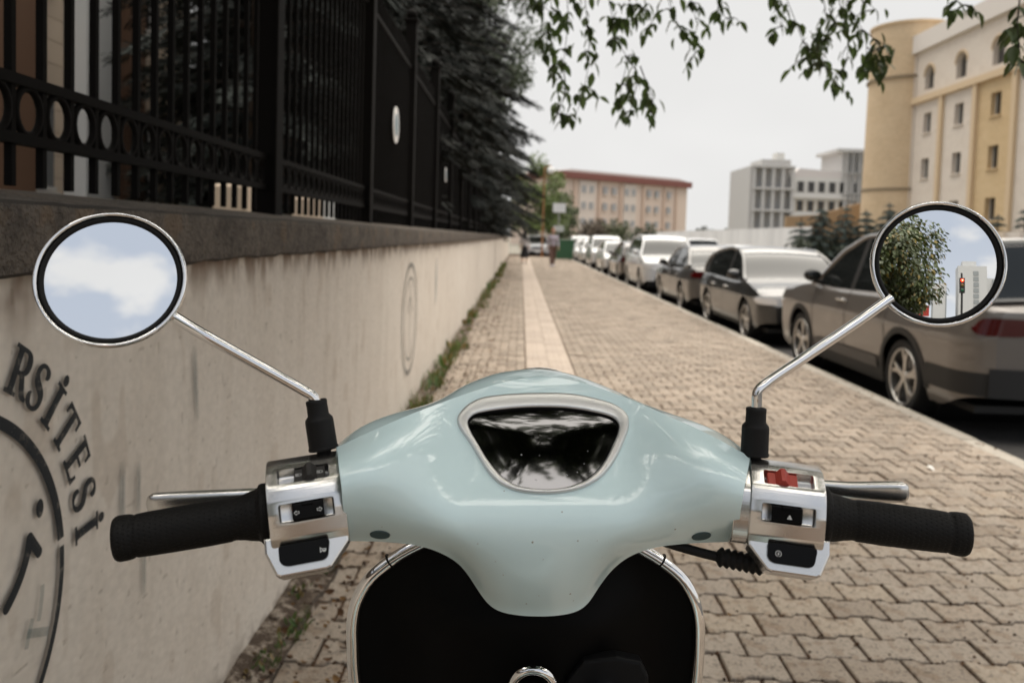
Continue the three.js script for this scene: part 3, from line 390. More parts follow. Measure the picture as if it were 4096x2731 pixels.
// cubic B-spline surface over a control net
function netSurface(net) {
  const nu = net.length, nv = net[0].length, P = (i, j) => {
    const g = (a, b) => net[clamp(a, 0, nu - 1)][clamp(b, 0, nv - 1)];
    const row = (a, b) => { if (b < 0) { const p = g(a, 0), q = g(a, 1); return p.map((v, k) => 2 * v - q[k]); } if (b >= nv) { const p = g(a, nv - 1), q = g(a, nv - 2); return p.map((v, k) => 2 * v - q[k]); } return g(a, b); };
    if (i < 0) { const p = row(0, j), q = row(1, j); return p.map((v, k) => 2 * v - q[k]); } if (i >= nu) { const p = row(nu - 1, j), q = row(nu - 2, j); return p.map((v, k) => 2 * v - q[k]); } return row(i, j);
  };
  const B = (t) => [(1 - t) ** 3 / 6, (3 * t ** 3 - 6 * t * t + 4) / 6, (-3 * t ** 3 + 3 * t * t + 3 * t + 1) / 6, t ** 3 / 6];
  return (a, b) => { const i = Math.min(Math.floor(a), nu - 2), j = Math.min(Math.floor(b), nv - 2), wu = B(a - i), wv = B(b - j), r = [0, 0, 0]; for (let m = 0; m < 4; m++) for (let n = 0; n < 4; n++) { const p = P(i - 1 + m, j - 1 + n), w = wu[m] * wv[n]; r[0] += p[0] * w; r[1] += p[1] * w; r[2] += p[2] * w; } return V3(r[0] / 1000, r[1] / 1000, r[2] / 1000); };
}
const index = (arr, x) => { let i = 0; while (i < arr.length - 2 && x > arr[i + 1]) i++; return i + (x - arr[i]) / (arr[i + 1] - arr[i]); };
const cowlS = netSurface(COWL), frontS = netSurface(FRONT);
const cowlAt = (t, v) => cowlS(index(COWL_T, clamp(t, -1, 1)), index(COWL_V, clamp(v)));
function cowlN(t, v) { const e = 0.012, a = cowlAt(t + e, v).sub(cowlAt(t - e, v)), b = cowlAt(t, v + e).sub(cowlAt(t, v - e)); return b.cross(a).normalize(); }
{
  const nU = COWL.length - 1, nV = COWL[0].length - 1, nF = FRONT[0].length - 1;
  const cover = part('handlebar_cover', merge([surface(144, 90, (u, v) => cowlS(u * nU, v * nV)), surface(144, 6, (u, v) => { const p = cowlS(u * nU, nV); return p.add(V3(0, 0.004 * v, -0.03 * v)); }), surface(144, 4, (u, v) => cowlS(u * nU, 0).add(V3(0, -0.014 * v, -0.0004 * v)))]), M.paint, scooter);
  part('front_cover', merge([surface(144, 60, (u, v) => frontS(u * nU, v * nF)), surface(144, 3, (u, v) => frontS(u * nU, 0).add(V3(0, -0.014 * v, -0.001 * v)))]).translate(0, -0.0004, -0.003), M.paint, scooter);
  // headlight and horn grille on the far side
  const hl = part('headlight', lathe([[0, 0.012], [0.03, 0.010], [0.06, 0.002], [0.066, -0.004]], 40).rotateX(-Math.PI / 2).translate(0.003, 1.165, -0.092), phy({ color: C(0.9, 0.9, 0.9), roughness: 0.05, clearcoat: 1 }), scooter);
  part('trim_ring', new THREE.TorusGeometry(0.068, 0.007, 10, 48).translate(0.003, 1.165, -0.086), M.chrome, hl);
  // screw recesses low on the cover
  for (const t of [-0.828, 0.822]) {
    const p = cowlAt(t, 0.935), n = cowlN(t, 0.935), m = frameMatrix(p, V3(1, 0, 0).addScaledVector(n, -n.x).normalize(), V3(0, 0, 0).crossVectors(n, V3(1, 0, 0).addScaledVector(n, -n.x).normalize()), n);
    part('screw_recess', lathe([[0, 0.0004], [0.0045, 0.0005], [0.0066, 0.0008], [0.0074, 0.0010], [0.0078, -0.0006]], 28).rotateX(Math.PI / 2).scale(1.1, 0.95, 1).applyMatrix4(m), std({ color: C(0.05, 0.085, 0.09), roughness: 0.7 }), scooter);
  }
  { const R = rng(31), specks = []; for (let i = 0; i < 22; i++) { const t = (R() - 0.5) * (R() < 0.6 ? 0.5 : 1.8), v = 0.1 + 0.88 * Math.pow(R(), 0.5), p = cowlAt(t, v), n = cowlN(t, v), q = new THREE.SphereGeometry(0.0003 + 0.0007 * R() * R(), 7, 5).scale(1, 1, 0.3); q.lookAt(n); specks.push(q.translate(p.x, p.y, p.z)); } part('dirt_specks', specks, std({ color: C(0.30, 0.29, 0.24), roughness: 0.9 }), cover); }
  // instrument
  const smooth = (o) => new THREE.CatmullRomCurve3(o.map(([a, b]) => V3(a, b, 0)), true, 'centripetal').getSpacedPoints(120);
  const O = smooth(BEZEL_OUT), I = smooth(BEZEL_IN), on = (p, off) => cowlAt(p.x, p.y).addScaledVector(cowlN(p.x, p.y), off), mixp = (a, b, t) => a.clone().lerp(b, t);
  const ringS = (rows) => surface(120, rows.length - 1, (u, v) => { const k = Math.round(u * 120) % 120, [a, off] = rows[Math.round(v * (rows.length - 1))]; return on(mixp(O[k], I[k], a), off); });
  const inst = part('instrument', ringS([[0, -0.001], [0.0, 0.0012], [0.06, 0.0026], [0.2, 0.0034], [0.5, 0.0036], [0.85, 0.0030], [1.0, 0.0022], [1.01, -0.001]]), M.silver, scooter);
  part('gasket', ringS([[0.99, 0.0016], [1.04, 0.0022], [1.12, 0.0016], [1.16, -0.0005]]), M.black, inst);
  const cen = V3(0, 0, 0); I.forEach((p) => cen.addScaledVector(p, 1 / I.length));
  const gC = on(cen, 0.0), gN = cowlN(cen.x, cen.y);
  // slightly domed smoked glass: a spherical cap over the mean plane of its outline
  const glassAt = (k, s) => { const e = on(mixp(O[k], I[k], 1.1), 0.0006), c = gC, q = c.clone().lerp(e, s); const flat = q.clone().sub(c); const rr = flat.lengthSq(); return q.addScaledVector(gN, 0.0052 * (1 - s * s)); };
  part('glass', surface(120, 24, (u, v) => glassAt(Math.round(u * 120) % 120, v)), std({ color: C(0.115, 0.115, 0.12), metalness: 1, roughness: 0.075 }), inst);
  const R = rng(12), dots = []; for (let i = 0; i < 26; i++) { const k = Math.floor(R() * 120), s = 0.35 + 0.6 * Math.sqrt(R()), p = glassAt(k, s); if (p.y < 1.2) dots.push(new THREE.SphereGeometry(0.0004 + R() * 0.0005, 8, 6).scale(1, 1, 0.6).translate(p.x, p.y, p.z)); }
  part('water_spots', dots, std({ color: C(0.5, 0.5, 0.5), roughness: 0.2 }), inst);
}
// icons as thin prints: strokes in the plane of a face
function strokes(list, w) { // list of polylines in mm
  const out = []; for (const pl of list) for (let i = 0; i + 1 < pl.length; i++) { const [a, b] = [pl[i], pl[i + 1]], l = Math.hypot(b[0] - a[0], b[1] - a[1]), g = new THREE.PlaneGeometry(l + w, w); g.rotateZ(Math.atan2(b[1] - a[1], b[0] - a[0])); g.translate((a[0] + b[0]) / 2, (a[1] + b[1]) / 2, 0); out.push(g); }
  return merge(out).scale(0.001, 0.001, 0.001);
}
const arcPts = (cx, cy, r, a0, a1, n = 14) => Array.from({ length: n + 1 }, (_, i) => { const a = lerp(a0, a1, i / n); return [cx + r * Math.cos(a), cy + r * Math.sin(a)]; });
const ICON = {
  arrow: (s) => strokes([[[-1.9 * s, 0], [-0.2 * s, 1.6], [-0.2 * s, 0.75], [1.9 * s, 0.75], [1.9 * s, -0.75], [-0.2 * s, -0.75], [-0.2 * s, -1.6], [-1.9 * s, 0]]], 0.32),
  beam: () => strokes([[[-2.6, 1.4], [-1.1, 1.4]], [[-2.6, 0.45], [-1.1, 0.45]], [[-2.6, -0.45], [-1.1, -0.45]], [[-2.6, -1.4], [-1.1, -1.4]], [[-0.3, 1.4], ...arcPts(0.6, 0, 1.4, Math.PI / 2, -Math.PI / 2), [-0.3, -1.4], [-0.6, 0], [-0.3, 1.4]]], 0.3),
  horn: () => strokes([[[-2, 1.7], [-2, -1.7]], [[-2, 1.3], [-0.8, 0.5], [2, 0.5], [2, -0.5], [-0.8, -0.5], [-2, -1.3]], [[-0.2, -0.5], [0.1, -1.3], [1.3, -1.3], [1.5, -0.5]]], 0.5),
  hazard: () => strokes([[[-1.7, -1.2], [0, 1.7], [1.7, -1.2], [-1.7, -1.2]], [[-0.8, -0.7], [0, 0.7], [0.8, -0.7], [-0.8, -0.7]]], 0.4),
  start: () => strokes([arcPts(0, 0, 2.1, -1.2, 4.35, 22), [[0.5, 1.1], [-0.5, 0], [0.5, 0], [-0.4, -1.2]]], 0.42),
  dot: () => new THREE.CircleGeometry(0.0006, 16),
};
for (const side of [-1, 1]) {
  const right = side > 0, o = right ? V3(0.2412, 1.1422, 0.105) : V3(-0.227, 1.1544, 0.135), ex = (right ? V3(0.979, -0.0746, 0.1897) : V3(0.9678, 0.099, -0.2316)).normalize();
  const ez = V3(0, 0, 1).addScaledVector(ex, -ex.z).normalize(), ey = V3(0, 0, 0).crossVectors(ez, ex), F = frameMatrix(o, ex, ey, ez);
  const S = (u) => side * u, put = (g) => g.applyMatrix4(F);
  const face = (u, y, z, phi) => new THREE.Matrix4().makeRotationX(phi - Math.PI / 2).setPosition(S(u), y, z); // local x = bar, y = up the face, z = out of the face
  const onFace = (g, u, y, z, phi) => put(g.applyMatrix4(face(u, y, z, phi)));
  const PH1 = 0.47, PH2 = 1.33, PH3 = 1.13;
  // housing: profile in (depth, height) extruded along the bar, slots cut out
  const prof = [[0.022, 0.030], [0.008, 0.0385], [-0.004, 0.0395], [-0.014, 0.0370], [-0.026, 0.0312], [-0.0345, 0.0255], [-0.0385, 0.018], [-0.0415, 0.008], [-0.0425, -0.003], [-0.041, -0.012], [-0.036, -0.020], [-0.026, -0.026], [0.0, -0.031], [0.018, -0.026], [0.027, -0.012], [0.028, 0.012]];
  const prS = new THREE.Shape(new THREE.CatmullRomCurve3(prof.map((p) => V3(p[0], p[1], 0)), true, 'centripetal').getPoints(64).slice(0, -1).map((p) => new THREE.Vector2(p.x, p.y)));
  const hg = extrude(prS, 0.0555, 0.0022).rotateY(Math.PI / 2).translate(right ? -0.0625 : 0.007, 0, 0);
  const ev = new Evaluator(); ev.attributes = ['position', 'normal', 'uv'];
  let b = new Brush(hg); b.updateMatrixWorld();
  const slot = (w, h, u, y, z, phi) => { const q = new Brush(new RoundedBoxGeometry(w, h, 0.013, 3, 0.0022).applyMatrix4(face(u, y, z, phi))); q.updateMatrixWorld(); b = ev.evaluate(b, q, SUBTRACTION); };
  slot(0.0405, 0.0165, -0.034, 0.0325, 0.0235, PH1); slot(0.0425, 0.0150, -0.0345, 0.0095, 0.0412, PH2);
  const housing = part('switch_housing', put(toCreasedNormals(b.geometry, 0.5)), M.satin, scooter);
  if (right) part('housing_collar', put(extrude(new THREE.Shape(prS.getPoints().map((p) => new THREE.Vector2(p.x * 0.93, p.y * 0.93))), 0.014, 0.001).rotateY(Math.PI / 2).translate(right ? -0.0765 : 0.0625, 0, 0)), M.satin, housing);
  // upper and lower sliding switches
  const u1 = -0.039;
  const ridgeG = new THREE.ExtrudeGeometry(new THREE.Shape([[-0.0056, 0], [-0.0014, 0.0052], [0.0014, 0.0052], [0.0056, 0]].map((p) => new THREE.Vector2(...p))), { depth: 0.0145, bevelEnabled: true, bevelSize: 0.0004, bevelThickness: 0.0004, bevelSegments: 1 }).rotateX(Math.PI / 2).translate(0, 0.00725, 0);
  const up = part(right ? 'stop_switch' : 'beam_switch', onFace(merge([box(0.0245, 0.0148, 0.012, 0, 0, -0.0048, 0.0013), ridgeG.translate(0, 0, 0.001)]), u1, 0.0325, 0.0235, PH1), right ? M.red : std({ color: C(0.022, 0.02, 0.019), roughness: 0.45 }), housing);
  if (!right) for (const du of [-0.0083, 0.0083]) part('icon', onFace(ICON.beam().translate(-du * 1, 0, 0.0014), u1, 0.0325, 0.0235, PH1), M.print, up);
  const lo = part(right ? 'hazard_switch' : 'turn_switch', onFace(merge([box(0.0245, 0.0134, 0.012, 0, 0, -0.0050, 0.0016), box(0.009, 0.0028, 0.003, 0, 0.0052, 0.001, 0.0012)]), -0.0355, 0.0095, 0.0412, PH2), M.blackGloss, housing);
  if (right) part('icon', onFace(ICON.hazard().translate(0.002, -0.002, 0.0012), -0.0355, 0.0095, 0.0412, PH2), M.print, lo); else for (const s of [1, -1]) part('icon', onFace(ICON.arrow(s).translate(-s * 0.0088, -0.0006, 0.0012), -0.0355, 0.0095, 0.0412, PH2), M.print, lo);
  if (!right) { // printed arrows between the slots
    const PB = 0.98; for (const s of [1, -1]) part('printed_arrow', onFace(ICON.arrow(s).scale(1.15, 1.15, 1).translate(-s * 0.0105, 0, 0), -0.0355, 0.0216, 0.0376, PB), M.printGrey, housing); part('printed_dot', onFace(ICON.dot(), -0.0355, 0.0216, 0.0376, PB), M.printGrey, housing);
  } else { const PB = 0.18; part('printed_symbols', onFace(merge([strokes([arcPts(0.0, 0, 1.3, 0, 6.283, 18)], 0.2).translate(0.006, 0, 0), strokes([arcPts(0, 0, 1.3, 0, 6.283, 18), [[-1.3, -1.3], [1.3, 1.3]], [[-1.3, 1.3], [1.3, -1.3]]], 0.2).translate(-0.006, 0, 0)]), -0.035, 0.0402, 0.0085, PB), M.printGrey, housing); }
  // lower block with the horn or starter button
  const lb = [[-0.030, 0.0135], [0.030, 0.0135], [0.0305, 0.004], [0.016, -0.0125], [0.013, -0.0135], [-0.021, -0.0135], [-0.0235, -0.012], [-0.030, 0.004]].map(([a, c]) => [a * -side * 1.0, c]); if (right) lb.reverse();
  const blk = part('button_block', onFace(extrude(lb, 0.026, 0.0018).translate(0, 0, -0.0265), -0.0315, -0.0225, 0.0435, PH3), M.satin, scooter);
  const bs = new THREE.Shape(); { const w = 0.0185, h = 0.0072, r = 0.005; bs.moveTo(-w + r * 0.5, h); bs.lineTo(w - r * 0.4, h); bs.quadraticCurveTo(w, h, w, h - r * 0.5); bs.lineTo(w * 0.93, -h + r); bs.quadraticCurveTo(w * 0.9, -h, w * 0.9 - r, -h); bs.lineTo(-w * 0.85 + r, -h); bs.quadraticCurveTo(-w * 0.95, -h, -w, -h + r); bs.lineTo(-w, h - r * 0.4); bs.quadraticCurveTo(-w, h, -w + r * 0.5, h); }
  const btn = part(right ? 'starter_button' : 'horn_button', onFace(extrude(bs, 0.0022, 0.0008).translate(side * 0.002, 0.0005, 0.0004), -0.0315, -0.0225, 0.0452, PH3), M.blackGloss, blk);
  part('icon', onFace((right ? ICON.start().translate(-0.0085, 0, 0.0038) : ICON.horn().translate(0.0115, 0, 0.0038)).scale(1.05, 1.05, 1), -0.0315, -0.0225, 0.0452, PH3), M.print, btn);
  // grip with flange and end cap
  const gp = [[0.0, -0.004], [0.0225, -0.004], [0.0245, -0.002], [0.0248, 0.001], [0.0242, 0.0032], [0.0215, 0.0048], [0.0205, 0.007], [0.0195, 0.012], [0.0178, 0.018], [0.0172, 0.0225], [0.0168, 0.023], [0.0168, 0.0262], [0.0174, 0.027], [0.0178, 0.045], [0.0176, 0.07], [0.0172, 0.09], [0.0168, 0.0985], [0.016, 0.099], [0.016, 0.1005], [0.0172, 0.1012], [0.0178, 0.106], [0.0178, 0.112], [0.0166, 0.1145], [0, 0.1155]];
  const gpl = []; { let L2 = 0; const ac = [0]; for (let i = 1; i < gp.length; i++) ac.push(L2 += Math.hypot(gp[i][0] - gp[i - 1][0], gp[i][1] - gp[i - 1][1])); for (let i = 0; i <= 90; i++) { const d = L2 * i / 90; let k = 0; while (k < gp.length - 2 && ac[k + 1] < d) k++; const q = (d - ac[k]) / (ac[k + 1] - ac[k]); gpl.push([lerp(gp[k][0], gp[k + 1][0], q), lerp(gp[k][1], gp[k + 1][1], q)]); } }
  part('grip', put(lathe(gpl, 48).rotateZ(right ? -Math.PI / 2 : Math.PI / 2)), M.grip, scooter);
  // brake lever: flat alloy blade
  const lp = right ? [[0.215, 1.150, 0.062], [0.2522, 1.1545, 0.066], [0.2773, 1.1552, 0.076], [0.3036, 1.1575, 0.086], [0.316, 1.1585, 0.090], [0.3225, 1.1585, 0.090]] : [[-0.20, 1.157, 0.098], [-0.2412, 1.1562, 0.094], [-0.2712, 1.1556, 0.098], [-0.3087, 1.1535, 0.101], [-0.3312, 1.152, 0.101], [-0.341, 1.1515, 0.101]];
  const lc = new THREE.CatmullRomCurve3(lp.map((p) => V3(...p)), false, 'centripetal');
  part('brake_lever', surface(14, 40, (u, v) => { const p = lc.getPointAt(clamp(v, 0.001, 0.999)), t = lc.getTangentAt(clamp(v, 0.001, 0.999)), nb = V3(0, 1, 0).addScaledVector(t, -t.y).normalize(), nd = V3(0, 0, 0).crossVectors(t, nb), a = u * 2 * Math.PI, e = v > 0.93 ? Math.sqrt(Math.max(0, 1 - ((v - 0.93) / 0.07) ** 2)) : 1, hgt = lerp(0.0070, 0.0092, sstep(0.3, 0.9, v)) * e, dep = lerp(0.005, 0.0062, v) * e, q = (x) => Math.sign(x) * Math.pow(Math.abs(x), 0.7); return p.addScaledVector(nb, q(Math.cos(a)) * hgt).addScaledVector(nd, q(Math.sin(a)) * dep); }), M.satin, scooter);
  // mirror: stalk, boot, shell, gasket, glass
  const bt = right ? [V3(0.187, 1.190, 0.088), V3(0.189, 1.2322, 0.085)] : [V3(-0.1825, 1.2035, 0.119), V3(-0.189, 1.2435, 0.1155)];
  const ax = bt[1].clone().sub(bt[0]).normalize(), bx = V3(1, 0, 0).addScaledVector(ax, -ax.x).normalize(), BF = frameMatrix(bt[0], bx, ax, V3(0, 0, 0).crossVectors(bx, ax));
  const stem = right ? [[0.1885, 1.224, 0.0855], [0.1892, 1.236, 0.085], [0.1895, 1.2437, 0.0848], [0.1925, 1.2485, 0.084], [0.2005, 1.2535, 0.0805], [0.235, 1.2745, 0.074], [0.28, 1.302, 0.0655], [0.3175, 1.3255, 0.0565]] : [[-0.1872, 1.232, 0.116], [-0.1885, 1.2405, 0.116], [-0.1915, 1.2475, 0.1165], [-0.2, 1.2535, 0.118], [-0.24, 1.279, 0.126], [-0.28, 1.3045, 0.134], [-0.3055, 1.321, 0.1355]];
  const stalk = part('mirror_stalk', tube(stem, 0.0045, 60, 16), M.chrome, scooter);
  part('rubber_boot', lathe([[0, -0.012], [0.006, -0.012], [0.006, 0.0], [0.0118, 0.0], [0.0124, 0.001], [0.0123, 0.0022], [0.0118, 0.003], [0.0117, 0.024], [0.0113, 0.0262], [0.0088, 0.0292], [0.0086, 0.038], [0.0088, 0.0385], [0.0088, 0.041], [0.0078, 0.042], [0.0052, 0.0405]], 36).applyMatrix4(BF), M.rubber, stalk);
  const mc = right ? V3(0.3574, 1.3567, 0.06) : V3(-0.3435, 1.3478, 0.145), n = (right ? V3(-0.213, 0.118, 0.97) : V3(0.294, 0.33, 0.896)).normalize(), mx = V3(1, 0, 0).addScaledVector(n, -n.x).normalize(), MF = frameMatrix(mc, mx, V3(0, 0, 0).crossVectors(n, mx), n), RM = right ? 0.0565 : 0.0560;
  const shell = part('mirror_shell', lathe([[0.012, -0.034], [0.03, -0.030], [0.045, -0.021], [RM - 0.002, -0.009], [RM, -0.003], [RM + 0.0002, 0], [RM - 0.0006, 0.0022], [RM - 0.0022, 0.0028], [RM - 0.0036, 0.0012], [RM - 0.0038, -0.003]].map((p) => p), 72).rotateX(Math.PI / 2).applyMatrix4(MF), M.chrome, scooter);
  part('back_cap', lathe([[0, -0.0355], [0.008, -0.0352], [0.0125, -0.0338]], 40).rotateX(Math.PI / 2).applyMatrix4(MF), M.chrome, shell);
  part('gasket', lathe([[RM - 0.0037, -0.002], [RM - 0.0042, 0.0006], [RM - 0.0055, 0.0012], [RM - 0.0068, 0.0002], [RM - 0.0078, -0.0012]], 72).rotateX(Math.PI / 2).applyMatrix4(MF), M.rubber, shell);
  const RC = 0.72, rg = RM - 0.0072, base = Math.sqrt(RC * RC - rg * rg);
  part('mirror_glass', lathe(Array.from({ length: 25 }, (_, i) => { const r = rg * (1 - i / 24); return [Math.max(r, 1e-5), Math.sqrt(RC * RC - r * r) - base - 0.0016]; }), 96).rotateX(Math.PI / 2).applyMatrix4(MF), std({ color: C(0.93, 0.94, 0.95), metalness: 1, roughness: 0.0 }), shell);
}
{ // cable under the right arm, with a ribbed sleeve
  part('throttle_cable', tube([[0.085, 1.122, 0.085], [0.1081, 1.1158, 0.095], [0.1345, 1.1095, 0.1], [0.1553, 1.1041, 0.1], [0.1714, 1.102, 0.106], [0.1887, 1.0995, 0.108], [0.2085, 1.0985, 0.104], [0.2225, 1.1035, 0.1], [0.2275, 1.115, 0.096]], 0.0042, 60, 10), M.rubber, scooter);
  const a = V3(0.152, 1.1052, 0.1), b = V3(0.1935, 1.0992, 0.108), d = b.clone().sub(a).normalize(), x = V3(0, 0, 1).addScaledVector(d, -d.z).normalize(), pr = [[0.0044, 0]]; for (let i = 0; i < 7; i++) pr.push([0.0082, 0.003 + i * 0.0055], [0.0086, 0.0046 + i * 0.0055], [0.0064, 0.0062 + i * 0.0055]); pr.push([0.0044, 0.0432]);
  part('cable_sleeve', lathe(pr, 24).applyMatrix4(frameMatrix(a, x, d, V3(0, 0, 0).crossVectors(x, d))), M.rubber, scooter);
}
{ // leg shield, apron, column, floor, body, wheels
  const halfW = (y) => { const t = [[0.30, 0.10], [0.36, 0.135], [0.5, 0.158], [0.7, 0.174], [0.86, 0.182], [0.93, 0.1855], [0.975, 0.1845], [0.998, 0.179], [1.018, 0.166], [1.036, 0.145], [1.05, 0.118], [1.062, 0.088], [1.07, 0.05], [1.074, 0.0]]; for (let i = 0; i + 1 < t.length; i++) if (y <= t[i + 1][0]) return lerp(t[i][1], t[i + 1][1], (y - t[i][0]) / (t[i + 1][0] - t[i][0])); return 0; };
  const CX = -0.0105, zAt = (x, y, w) => -0.075 - (1.05 - y) * 0.10 + 0.024 * Math.pow(Math.abs(x - CX) / 0.185, 2.5);
  const yAt = (v) => 0.31 + 0.764 * (1 - Math.pow(1 - v, 1.6));
  const pt = (s, y, off = 0) => { const w = halfW(y), x = CX + s * w; return V3(x, y, zAt(x, y) + off); };
  const shield = part('inner_leg_shield', surface(40, 80, (u, v) => { const y = yAt(v), s = 2 * u - 1, p = pt(s * 0.985, y); const hump = 0.058 * Math.exp(-Math.pow(s / 0.6, 4)) * sstep(1.072, 0.97, y); p.z += hump; return p; }), M.black, scooter);
  part('apron', surface(40, 60, (u, v) => { const y = yAt(v), s = 2 * u - 1; return pt(s, y, -0.012 - 0.05 * (1 - s * s)); }), M.paint, scooter);
  const edge = []; for (let i = 0; i <= 30; i++) edge.push(pt(-1, 0.33 + 0.66 * i / 30)); for (const y of [1.005, 1.018, 1.03, 1.042, 1.053, 1.063]) edge.push(pt(-1, y)); const L = edge.map((p) => p.clone()), Rr = edge.map((p) => V3(2 * CX - p.x, p.y, p.z));
  part('chrome_edge_trim', tube([...L, V3(CX, 1.0745, -0.078), ...Rr.reverse()], 0.0068, 220, 12), M.chrome, scooter);
  for (const s of [-1, 1]) { const p = pt(s, 1.036), q = pt(s, 1.034); part('trim_joint', new THREE.TorusGeometry(0.0072, 0.0009, 6, 24).lookAt(V3(s * 0.8, -0.55, 0)).translate(p.x, p.y, p.z), M.black, scooter); }
  // panel lid and hook, lock
  part('glovebox_lid', extrude([[0.026, 0.86], [0.034, 0.925], [0.05, 0.945], [0.082, 0.949], [0.105, 0.944], [0.112, 0.93], [0.112, 0.86]], 0.012, 0.003).translate(0, 0, -0.036), phy({ color: C(0.009, 0.009, 0.0095), roughness: 0.5, specularIntensity: 0.25 }), scooter);
  part('lock_cylinder', merge([new THREE.TorusGeometry(0.0165, 0.005, 12, 40).scale(1, 0.85, 1).translate(0.07, 0.9145, 0.0), new THREE.CylinderGeometry(0.012, 0.014, 0.03, 32).rotateX(Math.PI / 2).translate(0.07, 0.9145, -0.016)]), M.chrome, scooter);
  part('key_slot', box(0.003, 0.012, 0.002, 0.07, 0.9145, 0.001), M.black, scooter);
  const hk = part('bag_hook', tube([[-0.0265, 0.90, -0.01], [-0.0255, 0.93, -0.004], [-0.018, 0.9455, 0.0], [-0.004, 0.951, 0.001], [0.010, 0.9455, 0], [0.0175, 0.93, -0.004], [0.0185, 0.90, -0.01]], 0.0048, 60, 14), M.chrome, scooter);
  part('hook_tongue', new THREE.SphereGeometry(0.0115, 24, 16).scale(1, 1.7, 0.6).translate(-0.0042, 0.918, 0.0), M.chrome, hk);
  part('hook_mount', box(0.03, 0.05, 0.04, -0.004, 0.905, -0.028, 0.006), M.black, hk);
  part('steering_column', tube([[0, 1.14, 0.06], [0, 1.08, 0.02], [0, 1.0, -0.075], [0, 0.8, -0.16], [0, 0.42, -0.235]], 0.026, 30, 14), M.black, scooter);
  part('handlebar_tube', tube([[0.236, 1.1425, 0.104], [0.12, 1.145, 0.085], [0, 1.148, 0.082], [-0.12, 1.152, 0.1], [-0.222, 1.1548, 0.134]], 0.011, 40, 12), M.satin, scooter);
  part('floorboard', merge([box(0.30, 0.05, 0.46, -0.005, 0.315, 0.10, 0.015), box(0.34, 0.06, 0.34, -0.005, 0.27, 0.12, 0.02)]), M.black, scooter);
  const body = (w, y0, y1, z0, z1) => surface(40, 40, (u, v) => { const a = u * 2 * Math.PI, t = lerp(z0, z1, v), e = Math.pow(Math.sin(Math.PI * clamp(v, 0.0, 1)), 0.45), q = (x) => Math.sign(x) * Math.pow(Math.abs(x), 0.75); return V3(w * e * q(Math.cos(a)), (y0 + y1) / 2 + (y1 - y0) / 2 * (0.45 + 0.55 * e) * q(Math.sin(a)), t); });
  part('rear_body', body(0.19, 0.33, 0.74, 0.28, 1.10).translate(0, 0, 0), M.paint, scooter);
  part('seat', surface(30, 40, (u, v) => { const a = u * 2 * Math.PI, e = Math.pow(Math.sin(Math.PI * v), 0.4), z = lerp(0.36, 1.02, v); return V3(0.14 * e * Math.cos(a), 0.765 + 0.045 * (0.4 + 0.6 * e) * Math.sin(a) + 0.02 * v, z); }), std({ color: C(0.02, 0.017, 0.015), roughness: 0.6 }), scooter);
  part('tail_light', new THREE.SphereGeometry(0.05, 20, 14).scale(1.1, 0.7, 0.5).translate(0, 0.58, 1.085), M.red, scooter);
  const wheel = (z, nm) => { const t = part('wheel', new THREE.TorusGeometry(0.185, 0.052, 16, 48).rotateY(Math.PI / 2).translate(0, 0.236, z), M.rubber, scooter); part('rim', merge([new THREE.CylinderGeometry(0.145, 0.145, 0.05, 36).rotateZ(Math.PI / 2), new THREE.CylinderGeometry(0.04, 0.04, 0.10, 24).rotateZ(Math.PI / 2)]).translate(0, 0.236, z), M.satin, t); };
  wheel(-0.33); wheel(0.92);
  part('front_fender', surface(24, 40, (u, v) => { const a = lerp(-0.35, 2.7, v), s = (u - 0.5) * 2, r = 0.275 - 0.05 * s * s; return V3(0.085 * s, 0.236 + r * Math.sin(a), -0.33 - r * Math.cos(a)); }), M.paint, scooter);
  for (const s of [-1, 1]) part('fork_leg', tube([[s * 0.07, 0.46, -0.24], [s * 0.07, 0.236, -0.33]], 0.014, 10, 12), M.satin, scooter);
  part('stand', merge([tube([[-0.10, 0.30, 0.45], [-0.17, 0.15, 0.5], [-0.225, 0.011, 0.52]], 0.011, 16, 10), tube([[0.08, 0.3, 0.45], [0.10, 0.15, 0.5]], 0.01, 10, 10)]), M.black, scooter);
  part('engine', box(0.16, 0.16, 0.42, 0.06, 0.27, 0.75, 0.04), std({ color: C(0.05, 0.05, 0.05), roughness: 0.6, metalness: 0.5 }), scooter);
}
